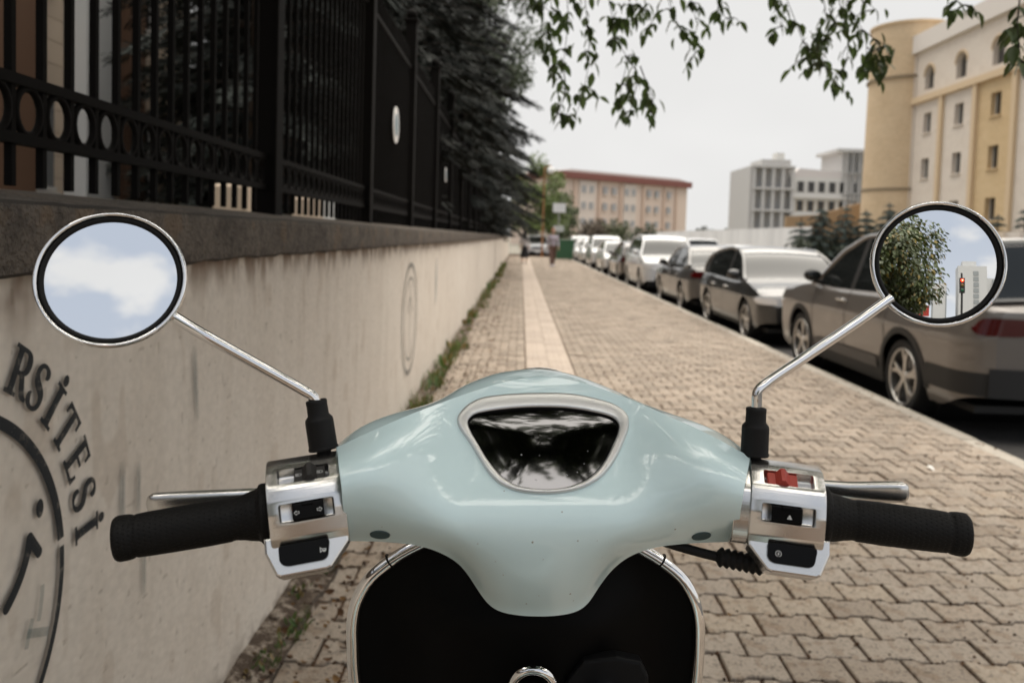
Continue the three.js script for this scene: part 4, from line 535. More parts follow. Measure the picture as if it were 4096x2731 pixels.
const STRANDS = [[[0.09,2.60,-3.90],[0.11,2.43,-3.85],[0.10,2.31,-3.80],[0.09,2.24,-3.75]],
  [[0.18,2.63,-4.00],[0.19,2.42,-3.95],[0.18,2.26,-3.90],[0.17,2.17,-3.85],[0.15,2.11,-3.80]],
  [[0.28,2.63,-4.10],[0.29,2.41,-4.05],[0.30,2.27,-4.00],[0.28,2.10,-3.95],[0.24,1.95,-3.90]],
  [[0.17,2.22,-4.00],[0.19,2.09,-3.95],[0.17,2.00,-3.90],[0.15,1.95,-3.85]],
  [[0.37,2.64,-4.00],[0.40,2.42,-3.95],[0.41,2.31,-3.90],[0.46,2.22,-3.85],[0.44,2.09,-3.80],[0.42,1.98,-3.75]],
  [[0.49,2.28,-4.10],[0.54,2.18,-4.05],[0.52,2.06,-4.00],[0.50,1.99,-3.95]],
  [[0.54,2.20,-3.95],[0.57,2.10,-3.90],[0.59,2.03,-3.85],[0.57,1.97,-3.80]],
  [[0.57,2.69,-4.20],[0.59,2.52,-4.15],[0.61,2.44,-4.10]],
  [[0.62,2.62,-3.90],[0.66,2.44,-3.85],[0.69,2.35,-3.80],[0.73,2.27,-3.75],[0.75,2.22,-3.70]],
  [[0.79,2.72,-4.30],[0.83,2.58,-4.25],[0.84,2.50,-4.20]],
  [[0.88,2.65,-4.00],[0.90,2.50,-3.95],[0.92,2.42,-3.90]],
  [[1.19,2.67,-4.10],[1.20,2.51,-4.05],[1.22,2.42,-4.00]],
  [[1.18,2.59,-3.90],[1.23,2.40,-3.85],[1.25,2.30,-3.80],[1.25,2.26,-3.75]],
  [[1.39,2.67,-4.00],[1.40,2.47,-3.95],[1.40,2.34,-3.90],[1.36,2.23,-3.85],[1.31,2.20,-3.80]],
  [[1.38,2.61,-3.80],[1.40,2.42,-3.75],[1.42,2.27,-3.70],[1.38,2.15,-3.65],[1.33,2.07,-3.60]],
  [[1.49,2.48,-3.90],[1.54,2.37,-3.85],[1.54,2.24,-3.80],[1.49,2.16,-3.75]],
  [[1.52,2.36,-3.80],[1.55,2.31,-3.75],[1.58,2.27,-3.70],[1.58,2.22,-3.65]],
  [[1.50,2.26,-3.70],[1.52,2.22,-3.65],[1.52,2.16,-3.60]],
  [[1.43,2.42,-4.00],[1.35,2.35,-3.95],[1.32,2.26,-3.90]],
  [[1.59,2.42,-3.20],[1.60,2.31,-3.15],[1.60,2.28,-3.10]],
  [[1.69,2.33,-2.90],[1.66,2.20,-2.85],[1.63,2.13,-2.80],[1.61,2.06,-2.75],[1.59,1.99,-2.70]],
  [[-0.00,2.69,-4.20],[0.03,2.55,-4.15],[0.04,2.51,-4.10]],
  [[0.48,2.67,-4.10],[0.49,2.51,-4.05],[0.47,2.43,-4.00]],
  [[1.57,2.67,-4.00],[1.57,2.56,-3.95],[1.61,2.48,-3.90]]];
// ------------------------------------------------------------------ trees
M.bark = std({ map: dataTex(256, 256, (u, v) => { const n = fbm(u * 16, v * 5, 131, 4, 16); return mixc(S3(0.05, 0.036, 0.026), S3(0.14, 0.105, 0.08), n); }, true, 3, 3), roughness: 1, bumpMap: grainTex(132, 0, 1, 20, 3), bumpScale: 0.02 });
function leafGeo(len, wid, nv = 3) { return surface(2, nv, (u, v) => { const s = (u - 0.5) * 2, w = wid / 2 * Math.pow(Math.sin(Math.PI * Math.pow(clamp(0.03 + 0.95 * v), 0.8)), 0.85); return V3(s * w, Math.abs(s) * w * 0.35 - 0.22 * len * v * v, v * len); }); }
const foliageMat = (rough = 0.55, tr = 0.28) => phy({ color: C(1, 1, 1), roughness: rough, transmission: tr, thickness: 0 });
function scatter(name, geo, mat, list, parent, dec = 1) { const im = shade(new THREE.InstancedMesh(geo, mat, list.length)); list.forEach(([m, c], i) => { im.setMatrixAt(i, m); if (c) im.setColorAt(i, c); }); im.name = name; im.userData.kind = 'stuff'; parent.add(im); return im; }
const OB = new THREE.Object3D();
function mat4(p, dir, up, s, roll) { OB.position.copy(p); OB.up.copy(up); OB.lookAt(p.clone().add(dir)); OB.rotateZ(roll); OB.scale.set(s, s, s); OB.updateMatrix(); return OB.matrix.clone(); }
// bunch of needle-bearing twigs for spruces
const sprayGeo = (() => { const R = rng(3), l = []; const blade = (x, y, z, dx, dy, dz, len, w) => { const d = V3(dx, dy, dz).normalize(), s = V3(0, 0, 0).crossVectors(d, V3(R() - 0.5, 1, R() - 0.5)).normalize().multiplyScalar(w / 2), a = V3(x, y, z), b = a.clone().addScaledVector(d, len * 0.55), c = a.clone().addScaledVector(d, len); l.push([a.x, a.y, a.z, b.x + s.x, b.y + s.y, b.z + s.z, b.x - s.x, b.y - s.y, b.z - s.z], [b.x + s.x, b.y + s.y, b.z + s.z, c.x, c.y, c.z, b.x - s.x, b.y - s.y, b.z - s.z]); };
  blade(0, 0, 0, 0, -0.1, 1, 0.46, 0.065); for (let i = 0; i < 5; i++) for (const s of [-1, 1]) blade(0, -0.02 * i, 0.07 * i, s * 0.8, -0.25 - 0.2 * R(), 0.75, 0.26 - 0.025 * i, 0.048); for (let i = 0; i < 5; i++) blade(0, 0, 0.08 * i, (R() - 0.5) * 0.8, 0.6 - 1.2 * R(), 0.8, 0.17, 0.042);
  const g = new THREE.BufferGeometry(); g.setAttribute('position', new THREE.Float32BufferAttribute(l.flat(), 3)); g.computeVertexNormals(); return g; })();
const needleMat = std({ color: C(1, 1, 1), roughness: 0.85 });
function spruce(name, label, x, z, H, Rb, y0, seed, tint, group, dens = 1) {
  const R = rng(seed), t = thing(name, label, 'tree', [x, 0, z], 0, group), list = [], sc = dens;
  const prof = (y) => Rb * Math.pow(clamp((1 - (y - y0) / (H - y0)) * 1.35), 0.75) * sstep(y0 - 0.6, y0 + 0.5, y);
  part('trunk', new THREE.CylinderGeometry(0.03, 0.02 * H + 0.02, H, 10).translate(0, H / 2, 0), M.bark, t);
  const limbs = [];
  for (let y = y0; y < H; y += 0.30 + 0.1 * R()) {
    const n = Math.max(5, Math.round(prof(y) * 3.4 * Math.max(1, dens))), off = R() * 7;
    for (let b = 0; b < n; b++) {
      const a = off + b * 6.283 / n + (R() - 0.5) * 0.5, len = prof(y) * (0.68 + 0.5 * R()), dx = Math.cos(a), dz = Math.sin(a), dr = 0.10 + 0.24 * R();
      const at = (s) => V3(dx * len * s, y - dr * len * s * s + 0.05 * len * Math.sin(s * 3), dz * len * s);
      if (len > 0.8) limbs.push(tube([at(0), at(0.5), at(0.95)], (q) => 0.022 * (1 - q) + 0.004, 4, 4));
      const k = Math.ceil(len / 0.08 * sc);
      for (let i = 1; i <= k; i++) { const s = (i - R() * 0.6) / k; if (s < 0.18) continue; const p = at(s); const side = (R() - 0.5) * 1.9, d = V3(dx * Math.cos(side) - dz * Math.sin(side), -0.25 - 0.3 * R(), dz * Math.cos(side) + dx * Math.sin(side)); const q = 0.75 + 0.5 * R(), kk = 0.7 + 0.6 * R(); list.push([mat4(p, d, UP, q * (0.5 + 0.22 / sc), (R() - 0.5) * 0.8), C(tint[0] * kk, tint[1] * kk, tint[2] * kk)]); }
    }
  }
  part('branches', limbs, M.bark, t); scatter('crown', sprayGeo, needleMat, list, t); return t;
}
{
  const rows = [[-3.2, -10.2, 11, 1.5, 1.7], [-3.2, -11.8, 12, 2.2, 1.75], [-3.3, -14.0, 12.5, 2.55, 1.7], [-2.9, -18.0, 13, 2.7, 1.8], [-2.7, -23.0, 13, 2.75, 1.9], [-2.5, -28.5, 12, 2.8, 1.7], [-2.5, -34.5, 12.5, 2.7, 1.6], [-2.4, -41.0, 11, 2.6, 1.6], [-2.6, -48.0, 9.5, 2.4, 1.5], [-5.9, -20.5, 12, 2.8, 0.6], [-4.9, -14.2, 12, 1.9, 0.6], [-5.3, -17.2, 12, 2.2, 0.5], [-4.6, -24, 12, 2.2, 0.6], [-6.2, -25, 12, 3.0, 1.3], [-6.0, -30, 12, 3, 1.3]];
  rows.forEach(([x, z, H, Rb, y0], i) => spruce('spruce_tree', i < 9 ? 'tall dark spruce growing close behind the iron railing' : 'tall dark spruce in the second row behind the railing', x, z, H, Rb, y0, 200 + i, i % 3 ? [0.0075, 0.0105, 0.0068] : [0.010, 0.0145, 0.0115], i < 9 ? 'spruces behind the railing' : 'second row of spruces behind the railing', i < 9 ? 1.1 : 0.8));
  for (let i = 0; i < 9; i++) { const x = 15.7 + i * 0.62, z = -46.5 + (i % 2) * 1.2; spruce('young_spruce', 'short bluish young spruce in the row before the yellow stone building', x, z, 2.95 + ((i * 37) % 10) * 0.1, 1.15, 0.2, 300 + i, [0.035, 0.052, 0.045], 'young spruces across the road', 1.7); }
  for (let i = 0; i < 7; i++) spruce('young_spruce', 'short bluish young spruce in the row before the yellow stone building', 23.5 + i * 0.9, -41 + i * 0.75, 3.2 + ((i * 53) % 10) * 0.12, 1.25, 0.2, 330 + i, [0.035, 0.052, 0.045], 'young spruces across the road', 1.7);
}
// broad-leaved trees
function broadleaf(name, label, x, z, H, Rc, yc, seed, n, tint, group, leafLen = 0.1, trunkR = 0.1) {
  const R = rng(seed), t = thing(name, label, 'tree', [x, 0, z], 0, group), list = [], limbs = [], g = leafGeo(leafLen, leafLen * 0.55);
  limbs.push(tube([[0, -0.1, 0], [0.05, yc * 0.4, 0], [0, yc * 0.8, 0.04]], (s) => trunkR * (1.15 - 0.4 * s), 10, 10));
  const centers = [];
  for (let k = 0; k < 34; k++) { const a = R() * 6.283, c = 2 * R() - 1, r = Math.pow(R(), 0.4), p = V3(Math.cos(a) * Math.sqrt(1 - c * c) * Rc * r, yc + c * (H - yc) * r * (c < 0 ? 0.75 : 1), Math.sin(a) * Math.sqrt(1 - c * c) * Rc * r); centers.push([p, Rc * (0.2 + 0.16 * R())]); if (k < 16) limbs.push(tube([[0, yc * 0.6, 0], [p.x * 0.4, lerp(yc * 0.65, p.y, 0.5), p.z * 0.4], [p.x, p.y, p.z]], (s) => trunkR * 0.4 * (1 - s) + 0.008, 8, 5)); }
  for (let i = 0; i < n; i++) { const [c, r] = centers[Math.floor(R() * centers.length)], d = V3(R() - 0.5, R() - 0.5, R() - 0.5).normalize(), p = c.clone().addScaledVector(d, r * Math.pow(R(), 0.45)); const k = 0.65 + 0.7 * R(), ye = R() < 0.12 ? 1 : 0; list.push([mat4(p, V3(d.x + (R() - 0.5), -0.4 - R() * 0.5, d.z + (R() - 0.5)), UP, 0.7 + 0.6 * R(), (R() - 0.5) * 2), ye && tint[3] ? C(0.22 * k, 0.16 * k, 0.025) : C(tint[0] * k, tint[1] * k, tint[2] * k)]); }
  part('trunk', limbs, M.bark, t); scatter('crown', g, foliageMat(0.6, 0.3), list, t); return t;
}
broadleaf('street_tree', 'bright green broad-leaved tree at the far end of the wall', 0.7, -64, 7.8, 2.7, 3.8, 401, 7600, [0.12, 0.17, 0.03], null, 0.2, 0.12);
broadleaf('street_tree', 'dull green tree behind the orange pole at the far end', 3.0, -72, 6.6, 2.0, 3.4, 402, 4600, [0.08, 0.11, 0.035], null, 0.2, 0.12);
broadleaf('bush', 'reddish brown bush before the pink building', 11.5, -128, 4.4, 2.6, 2.0, 403, 2600, [0.09, 0.06, 0.03], null, 0.35, 0.08);
broadleaf('bush', 'olive green bush before the pink building', 14.6, -128, 4.6, 2.5, 2.0, 404, 2600, [0.075, 0.09, 0.025], null, 0.35, 0.08);
broadleaf('bush', 'dark green bush at the left end of the white hoarding', 18.6, -122, 3.6, 2.4, 1.6, 405, 2200, [0.045, 0.06, 0.02], null, 0.35, 0.08);
broadleaf('roadside_tree', 'green tree with yellowing leaves on the pavement behind the scooter', -1.35, 8.6, 5.5, 2.7, 3.0, 406, 26000, [0.06, 0.085, 0.018, 1], null, 0.14, 0.1);
broadleaf('garden_tree', 'dark green broad-leaved tree rising among the spruces behind the railing', -1.75, -31, 12.5, 2.5, 8.4, 431, 15000, [0.045, 0.07, 0.018], null, 0.13, 0.14);
for (let i = 0; i < 6; i++) broadleaf('hedge_bush', 'rounded dark green bush under the young spruces across the road', 15.6 + i * 0.95, -45.2, 2.0, 0.85, 0.95, 440 + i, 1500, [0.04, 0.055, 0.025], 'hedge bushes across the road', 0.13, 0.04);
{ // tree beside the wall whose branches hang over the pavement
  const t = thing('overhanging_tree', 'broad-leaved tree inside the wall, its leafy twigs hanging over the pavement', 'tree', [-2.3, 0, -1.3]);
  const R = rng(9), inv = V3(-2.3, 0, -1.3), limbs = [], twigs = [], list = [], loc = (p) => (p.isVector3 ? p.clone() : V3(...p)).sub(inv);
  const limb = (pts, r0, r1) => { const l = pts.map(loc); limbs.push(tube(l, (s) => lerp(r0, r1, s), 20, 8)); return new THREE.CatmullRomCurve3(l); };
  limb([[-2.3, -0.1, -1.3], [-2.26, 1.3, -1.32], [-2.3, 2.6, -1.25], [-2.2, 3.5, -1.4]], 0.15, 0.10);
  const A = limb([[-2.25, 3.3, -1.35], [-1.2, 3.95, -1.7], [0.2, 4.15, -2.3], [1.7, 4.05, -2.9], [3.4, 3.7, -3.1]], 0.075, 0.016), B = limb([[-2.25, 3.1, -1.35], [-1.4, 3.55, -2.4], [-0.2, 3.6, -3.4], [0.8, 3.35, -4.0], [1.7, 3.2, -4.1]], 0.06, 0.012), D = limb([[-2.2, 3.4, -1.4], [-1.0, 4.2, -0.5], [0.3, 4.3, -0.1], [1.6, 4.3, -0.6], [3.0, 4.2, -1.6]], 0.06, 0.012), E2 = limb([[-2.2, 3.2, -1.4], [-1.9, 3.7, -3.0], [-1.5, 3.9, -4.8], [-0.9, 3.8, -6.2]], 0.06, 0.012);
  const F2 = limb([[-2.2, 3.4, -1.4], [-0.6, 4.4, -3.2], [1.2, 4.8, -4.7], [2.9, 4.8, -5.6]], 0.06, 0.012);
  const leaf = (p, dir, s) => { const k = 0.7 + 0.6 * R(); list.push([mat4(p, dir, UP, s, (R() - 0.5) * 1.6), C(0.09 * k, 0.135 * k, 0.033 * k)]); };
  const string = (pts, gap, size, from = 0, spread = 0.012) => { const l = pts.map(loc), c = new THREE.CatmullRomCurve3(l, false, 'centripetal'), len = c.getLength(), n = Math.max(1, Math.floor(len / gap)); twigs.push(tube(l, (s) => 0.0035 - 0.0022 * s, Math.max(6, l.length * 4), 4)); for (let i = 0; i <= n; i++) { const s = i / n; if (s < from) continue; const p = c.getPointAt(s).add(V3((R() - 0.5) * 2 * spread, (R() - 0.5) * spread, (R() - 0.5) * 2 * spread)), tg = c.getTangentAt(s), a = i * 2.4 + R(), d = V3(Math.cos(a), -0.7 - R() * 0.7, Math.sin(a)).addScaledVector(tg, 0.5); leaf(p, d, size * (0.65 + 0.6 * R())); if (R() < 0.42) leaf(p, V3(Math.cos(a + 3), -0.4 - R() * 0.6, Math.sin(a + 3)), size * (0.55 + 0.55 * R())); } };
  for (const s of STRANDS) { // hang each visible strand from the nearest limb
    const top = V3(...s[0]); let best = null; for (const c of [A, B]) for (let i = 0; i <= 20; i++) { const q = c.getPoint(i / 20).add(inv); if (q.y > top.y && (!best || q.distanceTo(top) < best.distanceTo(top))) best = q; }
    const up = s[0][1] > 2.4 ? [[best.x, best.y, best.z], [lerp(best.x, top.x, 0.6), lerp(best.y, top.y, 0.5) + 0.08, lerp(best.z, top.z, 0.6)]] : []; string([...up, ...s], 0.033, 0.86, 0.3, 0.04);
    for (let k = 1; k < s.length; k++) for (let q = 0; q < 1; q++) { const a = s[k], f = [a[0] + (R() - 0.5) * 0.15, a[1] - 0.01 - R() * 0.05, a[2] + (R() - 0.5) * 0.2]; string([a, [(a[0] + f[0]) / 2, (a[1] + f[1]) / 2 + 0.01, (a[2] + f[2]) / 2], f], 0.026, 0.85); }
  }
  for (const [c, n] of [[A, 560], [B, 300], [D, 580], [E2, 110], [F2, 500]]) for (let i = 0; i < n; i++) { const s = 0.2 + 0.8 * R(), p = c.getPoint(s).add(inv), a = R() * 6.283, l = 0.35 + 0.75 * R(), e = [p.x + Math.cos(a) * l, p.y + 0.25 - 0.65 * R(), p.z + Math.sin(a) * l]; e[1] = Math.max(e[1], 3.25 + 0.1 * R(), 1.55 - 0.31 * e[2]); if (e[2] > 0.8) e[2] = 0.8 - R() * 0.5; string([[p.x, p.y, p.z], [(p.x + e[0]) / 2, (p.y + e[1]) / 2 + 0.1, (p.z + e[2]) / 2], e], 0.03, 1.75, 0.1, 0.03); }
  part('trunk', limbs, M.bark, t); part('twigs', twigs, M.bark, t); scatter('crown', leafGeo(0.072, 0.036), foliageMat(0.5, 0.4), list, t);
}
// ------------------------------------------------------------------ parked cars
const pw = (t) => (x) => { if (x >= t[0][0]) return t[0][1]; for (let i = 0; i + 1 < t.length; i++) if (x >= t[i + 1][0]) { const q = (t[i][0] - x) / (t[i][0] - t[i + 1][0]); return lerp(t[i][1], t[i + 1][1], sm(q) * 0.5 + q * 0.5); } return t[t.length - 1][1]; };
const carGlass = phy({ color: C(0.012, 0.014, 0.014), roughness: 0.04, ior: 1.5 });
const carBlack = std({ color: C(0.012, 0.012, 0.012), roughness: 0.6 }), tyreMat = std({ color: C(0.014, 0.0135, 0.013), roughness: 0.85 });
const rimMat = std({ color: C(0.55, 0.53, 0.5), metalness: 0.9, roughness: 0.35 }), lampMat = phy({ color: C(0.75, 0.76, 0.78), roughness: 0.08, metalness: 0.3, clearcoat: 1 }), tailMat = phy({ color: C(0.06, 0.004, 0.004), roughness: 0.15 }), plateMat = std({ color: C(0.72, 0.72, 0.7), roughness: 0.6 });
const discMat = std({ color: C(0.22, 0.21, 0.2), metalness: 0.6, roughness: 0.5 });
const paintOf = (c, metal = 0.35) => phy({ color: C(...c), roughness: 0.38, metalness: metal, clearcoat: 1, clearcoatRoughness: 0.05 });
const wheelGeos = new Map();
function wheelGeo(r, style) {
  const key = r + style; if (wheelGeos.has(key)) return wheelGeos.get(key);
  const rr = r * 0.74, tyre = lathe([[rr, -0.095], [r * 0.9, -0.112], [r * 0.975, -0.1], [r, -0.07], [r, 0.07], [r * 0.975, 0.1], [r * 0.9, 0.112], [rr, 0.095]], 40).rotateX(Math.PI / 2);
  const rim = [new THREE.TorusGeometry(rr * 0.985, 0.014, 8, 40).translate(0, 0, 0.092), new THREE.CylinderGeometry(0.05, 0.06, 0.03, 20).rotateX(Math.PI / 2).translate(0, 0, 0.075)], dark = merge([new THREE.CylinderGeometry(rr * 0.62, rr * 0.62, 0.024, 36).rotateX(Math.PI / 2), new THREE.CylinderGeometry(rr * 0.3, rr * 0.3, 0.07, 24).rotateX(Math.PI / 2).translate(0, 0, 0.02), lathe([[rr * 0.99, -0.09], [rr * 0.95, 0.0], [rr * 0.985, 0.088]], 40).rotateX(Math.PI / 2)]);
  const n = 5; for (let k = 0; k < n; k++) { const a = k * 6.2832 / n; const sp = style === 'twin' ? [[[-0.015, 0.03], [0.015, 0.03], [0.032, rr * 0.62], [0.062, rr * 0.99], [0.036, rr * 0.99], [0.008, rr * 0.7], [-0.045, rr * 0.99], [-0.075, rr * 0.98], [-0.022, rr * 0.6]]] : [[[-0.024, 0.03], [0.024, 0.03], [0.03, rr * 0.99], [-0.03, rr * 0.99]]]; for (const s of sp) rim.push(extrude(s, 0.022, 0.003).translate(0, 0, 0.062).rotateZ(a)); }
  const o = { tyre, rim: merge(rim), dark }; wheelGeos.set(key, o); return o;
}
function makeCar(sp, name, label, group, x, z, turn, y = ROAD_Y, dx = 0) {
  const t = thing(name, label, 'car', [x, y, z], turn, group), { L, W, H } = sp, hl = L / 2, deck = pw(sp.deck), roof = pw(sp.roof), Ra = sp.r + 0.055, paint = sp.paint;
  const wPlan = (x) => { const c = 0.3, u = clamp((Math.abs(x) - (hl - c)) / c); return W / 2 * (1 - 0.035 * Math.pow(Math.abs(x) / hl, 3)) - c * 0.85 * (1 - Math.sqrt(1 - u * u * 0.98)); };
  const sillY = (x) => 0.23 + 0.14 * sstep(hl - 0.5, hl, Math.abs(x));
  const bottom = (x) => { let b = sillY(x); for (const xw of [sp.xf, sp.xr]) { const d = x - xw; if (Math.abs(d) < Ra) b = Math.max(b, sp.r + Math.sqrt(Ra * Ra - d * d)); } return b; };
  const side = (x, y) => { const h = clamp((y - 0.23) / (sp.belt - 0.23), 0, 1.3); let f = 1; if (h < 0.45) f -= 0.055 * Math.pow((0.45 - h) / 0.45, 1.6); if (h > 0.62) f -= 0.075 * Math.pow((h - 0.62) / 0.38, 1.7); f += 0.012 * Math.exp(-Math.pow((h - 0.70) / 0.07, 2)); for (const xw of [sp.xf, sp.xr]) f += 0.014 * Math.exp(-Math.pow((x - xw) / 0.42, 2)) * Math.exp(-Math.pow((h - 0.55) / 0.4, 2)); return wPlan(x) * f; };
  const xs = []; for (let i = 0; i <= 120; i++) { const u = i / 120; xs.push(hl * Math.cos(Math.PI * u) * 0.35 + 0.65 * lerp(hl, -hl, u)); }
  const rows = 14, dk = 6, prof = (x) => { const b = bottom(x), tp = Math.max(deck(x), b + 0.02), l = []; for (let i = 0; i <= rows; i++) { const yy = lerp(b, tp, i / rows); l.push([yy, side(x, yy)]); } const e = l[rows]; for (let i = 1; i <= dk; i++) l.push([e[0] + 0.035 * Math.sin(i / dk * Math.PI / 2), e[1] * (1 - i / dk)]); return l; };
  const P = xs.map(prof), n = rows + dk;
  const shell = [1, -1].map((s) => surface(n, 120, (u, v) => { const k = Math.round(v * 120), [yy, zz] = P[k][Math.round(u * n)]; return V3(xs[k], yy, s * zz); }));
  const caps = [0, 120].flatMap((k) => [1, -1].map((s) => surface(n, 6, (u, v) => { const [yy, zz] = P[k][Math.round(u * n)]; return V3(xs[k] + Math.sign(xs[k]) * 0.05 * Math.sin(v * Math.PI / 2), yy, s * zz * (1 - v)); })));
  part('body', merge([...shell, ...caps]), paint, t);
  part('underbody', merge([box(L * 0.94, 0.06, W * 0.8, 0, 0.25, 0), ...[sp.xf, sp.xr].map((xw) => new THREE.CylinderGeometry(Ra * 0.99, Ra * 0.99, W * 0.78, 28).rotateX(Math.PI / 2).translate(xw, sp.r, 0))]), carBlack, t);
  // greenhouse
  const gw = (x, yy) => { const b = deck(x), q = clamp((yy - b) / (H - sp.belt)); return side(x, Math.min(b, sp.belt)) * 0.985 * (1 - 0.23 * q); };
  const [g0, r0, r1, g1] = sp.gh, top = (x) => Math.max(roof(x), deck(x));
  const sideSurf = (x0, x1, off = 0, lo = -0.03, hi = 0) => [1, -1].map((s) => surface(24, 8, (u, v) => { const x = lerp(x0, x1, u), yy = lerp(deck(x) + lo, top(x) + hi, v); return V3(x, yy, s * (gw(x, Math.max(yy, deck(x))) + off)); }));
  const topSurf = (x0, x1, lift = 0, n2 = 24) => surface(16, n2, (u, v) => { const x = lerp(x0, x1, v), s = 2 * u - 1; return V3(x, top(x) + lift + 0.03 * (1 - s * s), s * gw(x, top(x))); });
  sideSurf(g0, g1).forEach((g) => part('side_windows', g, carGlass, t));
  part('windscreen', topSurf(r0, g0), carGlass, t); part('rear_window', topSurf(g1, r1), carGlass, t); part('roof', topSurf(r1 - 0.06, r0 + 0.05, 0.004), sp.roofPaint || paint, t);
  const edge = (x0, x1, r, off = 0.0) => [1, -1].map((s) => tube(Array.from({ length: 12 }, (_, i) => { const x = lerp(x0, x1, i / 11); return V3(x, top(x) - 0.005, s * (gw(x, top(x)) - 0.008 + off)); }), r, 24, 8));
  for (const g of edge(g0, r0, 0.034)) part('front_pillar', g, paint, t); for (const g of edge(r0 + 0.03, r1 - 0.03, 0.03)) part('roof_rail', g, sp.roofPaint || paint, t);
  for (const g of sideSurf(sp.cp, g1 + 0.02, 0.006, -0.03, 0.0)) part('rear_pillar', g, paint, t); for (const g of edge(r1, g1, 0.045)) part('rear_pillar_edge', g, paint, t);
  for (const g of sideSurf(sp.bp + 0.05, sp.bp - 0.05, 0.004)) part('door_pillar', g, carBlack, t);
  // wheels
  const wg = wheelGeo(sp.r, sp.rim); for (const xw of [sp.xf, sp.xr]) for (const s of [1, -1]) { const w = part('wheel', wg.tyre, tyreMat, t); w.position.set(xw, sp.r, s * (W / 2 - 0.125)); if (s < 0) w.rotation.y = Math.PI; part('brake_disc', wg.dark, discMat, w); part('rim', wg.rim, rimMat, w); }
  const patch = (x0, x1, y0, y1, off, s, nx = 12) => surface(nx, 6, (u, v) => { const x = lerp(x0, x1, u), yy = lerp(y0, y1, v); return V3(x, yy, s * (side(x, yy) + off)); });
  for (const s of [1, -1]) {
    for (const xx of sp.seams) part('door_seam', patch(xx - 0.006, xx + 0.006, 0.33, sp.belt - 0.01, 0.003, s, 2), carBlack, t);
    for (const xx of sp.handles) part('door_handle', box(0.2, 0.03, 0.03, xx, sp.belt - 0.13, s * (side(xx, sp.belt - 0.13) + 0.014), 0.01), sp.chromeHandles ? M.chrome : paint, t);
    const mz = s * (side(sp.gh[0] - 0.25, sp.belt) + 0.1); const dm = part('door_mirror', merge([new THREE.SphereGeometry(0.1, 18, 12).scale(0.6, 0.75, 1.05).translate(sp.gh[0] - 0.28, sp.belt + 0.1, mz), box(0.05, 0.04, 0.12, sp.gh[0] - 0.27, sp.belt + 0.03, mz - s * 0.08, 0.01)]), sp.mirrorPaint || paint, t); part('mirror_glass', new THREE.SphereGeometry(0.085, 14, 10).scale(0.2, 0.72, 1).translate(sp.gh[0] - 0.335, sp.belt + 0.1, mz), carGlass, dm);
    if (sp.cladding) { part('bumper_cladding', patch(sp.xr - Ra - 0.03, -hl + 0.01, 0.372, 0.56, 0.008, s, 16), carBlack, t); part('sill_cladding', patch(sp.xf - Ra, sp.xr + Ra, 0.235, 0.42, 0.008, s, 30), carBlack, t); for (const xw of [sp.xf, sp.xr]) part('arch_trim', surface(28, 3, (u, v) => { const a = lerp(-0.05, Math.PI + 0.05, u), rr = Ra - 0.005 + v * 0.06, x = xw + Math.cos(a) * rr, yy = Math.max(0.26, sp.r + Math.sin(a) * rr); return V3(x, yy, s * (side(x, yy) + 0.008)); }), carBlack, t); }
    const bump = sp.bumpPanel; if (bump) { part('side_bump_panel', patch(...bump, 0.02, s, 20), std({ color: C(0.06, 0.055, 0.052), roughness: 0.5 }), t); }
    // lamps follow the corner
    const lamp = (xe, dir, y0, y1, len, wid, m, nm) => part(nm, surface(20, 6, (u, v) => { const a = u, yy = lerp(y0, y1, v) - 0.03 * (1 - a) * dir * 0; let x, z; if (a < 0.5) { x = xe - dir * len * (1 - a * 2); z = side(x, yy) + 0.006; } else { const q = (a - 0.5) * 2; x = xe + dir * 0.012 + dir * 0.03 * q; z = Math.max(0, side(xe - dir * 0.001, yy) + 0.004 - wid * q); } return V3(x, lerp(yy, (y0 + y1) / 2, Math.pow(Math.abs(a - 0.5) * 2, 4) * 0.85), s * z); }), m, t);
    lamp(hl, 1, sp.lampY[0], sp.lampY[1], 0.34, 0.24, lampMat, 'headlight'); lamp(-hl, -1, sp.tailY[0], sp.tailY[1], sp.tailLen || 0.2, sp.tailWid || 0.2, tailMat, 'tail_light');
  }
  const gy = (sp.lampY[0] + sp.lampY[1]) / 2;
  part('grille', box(0.05, 0.13, W * 0.42, hl + 0.035, gy - 0.05, 0, 0.02), carBlack, t); part('lower_grille', box(0.05, 0.12, W * 0.62, hl + 0.022, 0.42, 0, 0.03), carBlack, t);
  part('front_plate', box(0.015, 0.11, 0.5, hl + 0.065, 0.50, 0, 0.004), plateMat, t); part('rear_plate', box(0.015, 0.11, 0.5, -hl - 0.058, sp.plateY || 0.78, 0, 0.004), plateMat, t);
  part('rear_bumper', surface(24, 6, (u, v) => { const s = 2 * u - 1, yy = lerp(0.37, 0.60, v); return V3(-hl - 0.055 + 0.05 * Math.pow(Math.abs(s), 4), yy, s * (wPlan(-hl + 0.02) - 0.01)); }), sp.cladding ? carBlack : paint, t);
  return t;
}
const suv = { L: 4.5, W: 1.84, H: 1.69, r: 0.35, xf: 1.40, xr: -1.35, belt: 1.08, deck: [[2.25, 0.72], [2.17, 0.90], [1.9, 0.99], [1.15, 1.08], [0.5, 1.06], [-1.2, 1.09], [-2.1, 1.12], [-2.25, 1.05]], roof: [[1.15, 1.05], [0.45, 1.52], [0.15, 1.64], [-0.4, 1.69], [-1.2, 1.68], [-1.95, 1.61], [-2.17, 1.12], [-2.25, 1.0]], gh: [1.13, 0.32, -1.93, -2.17], cp: -1.72, bp: 0.02, seams: [0.98, 0.0, -0.98], handles: [0.18, -0.8], rim: 'twin', cladding: true, lampY: [0.74, 0.86], tailY: [0.89, 1.02], plateY: 0.8, bumpPanel: [0.85, -0.85, 0.36, 0.47] };
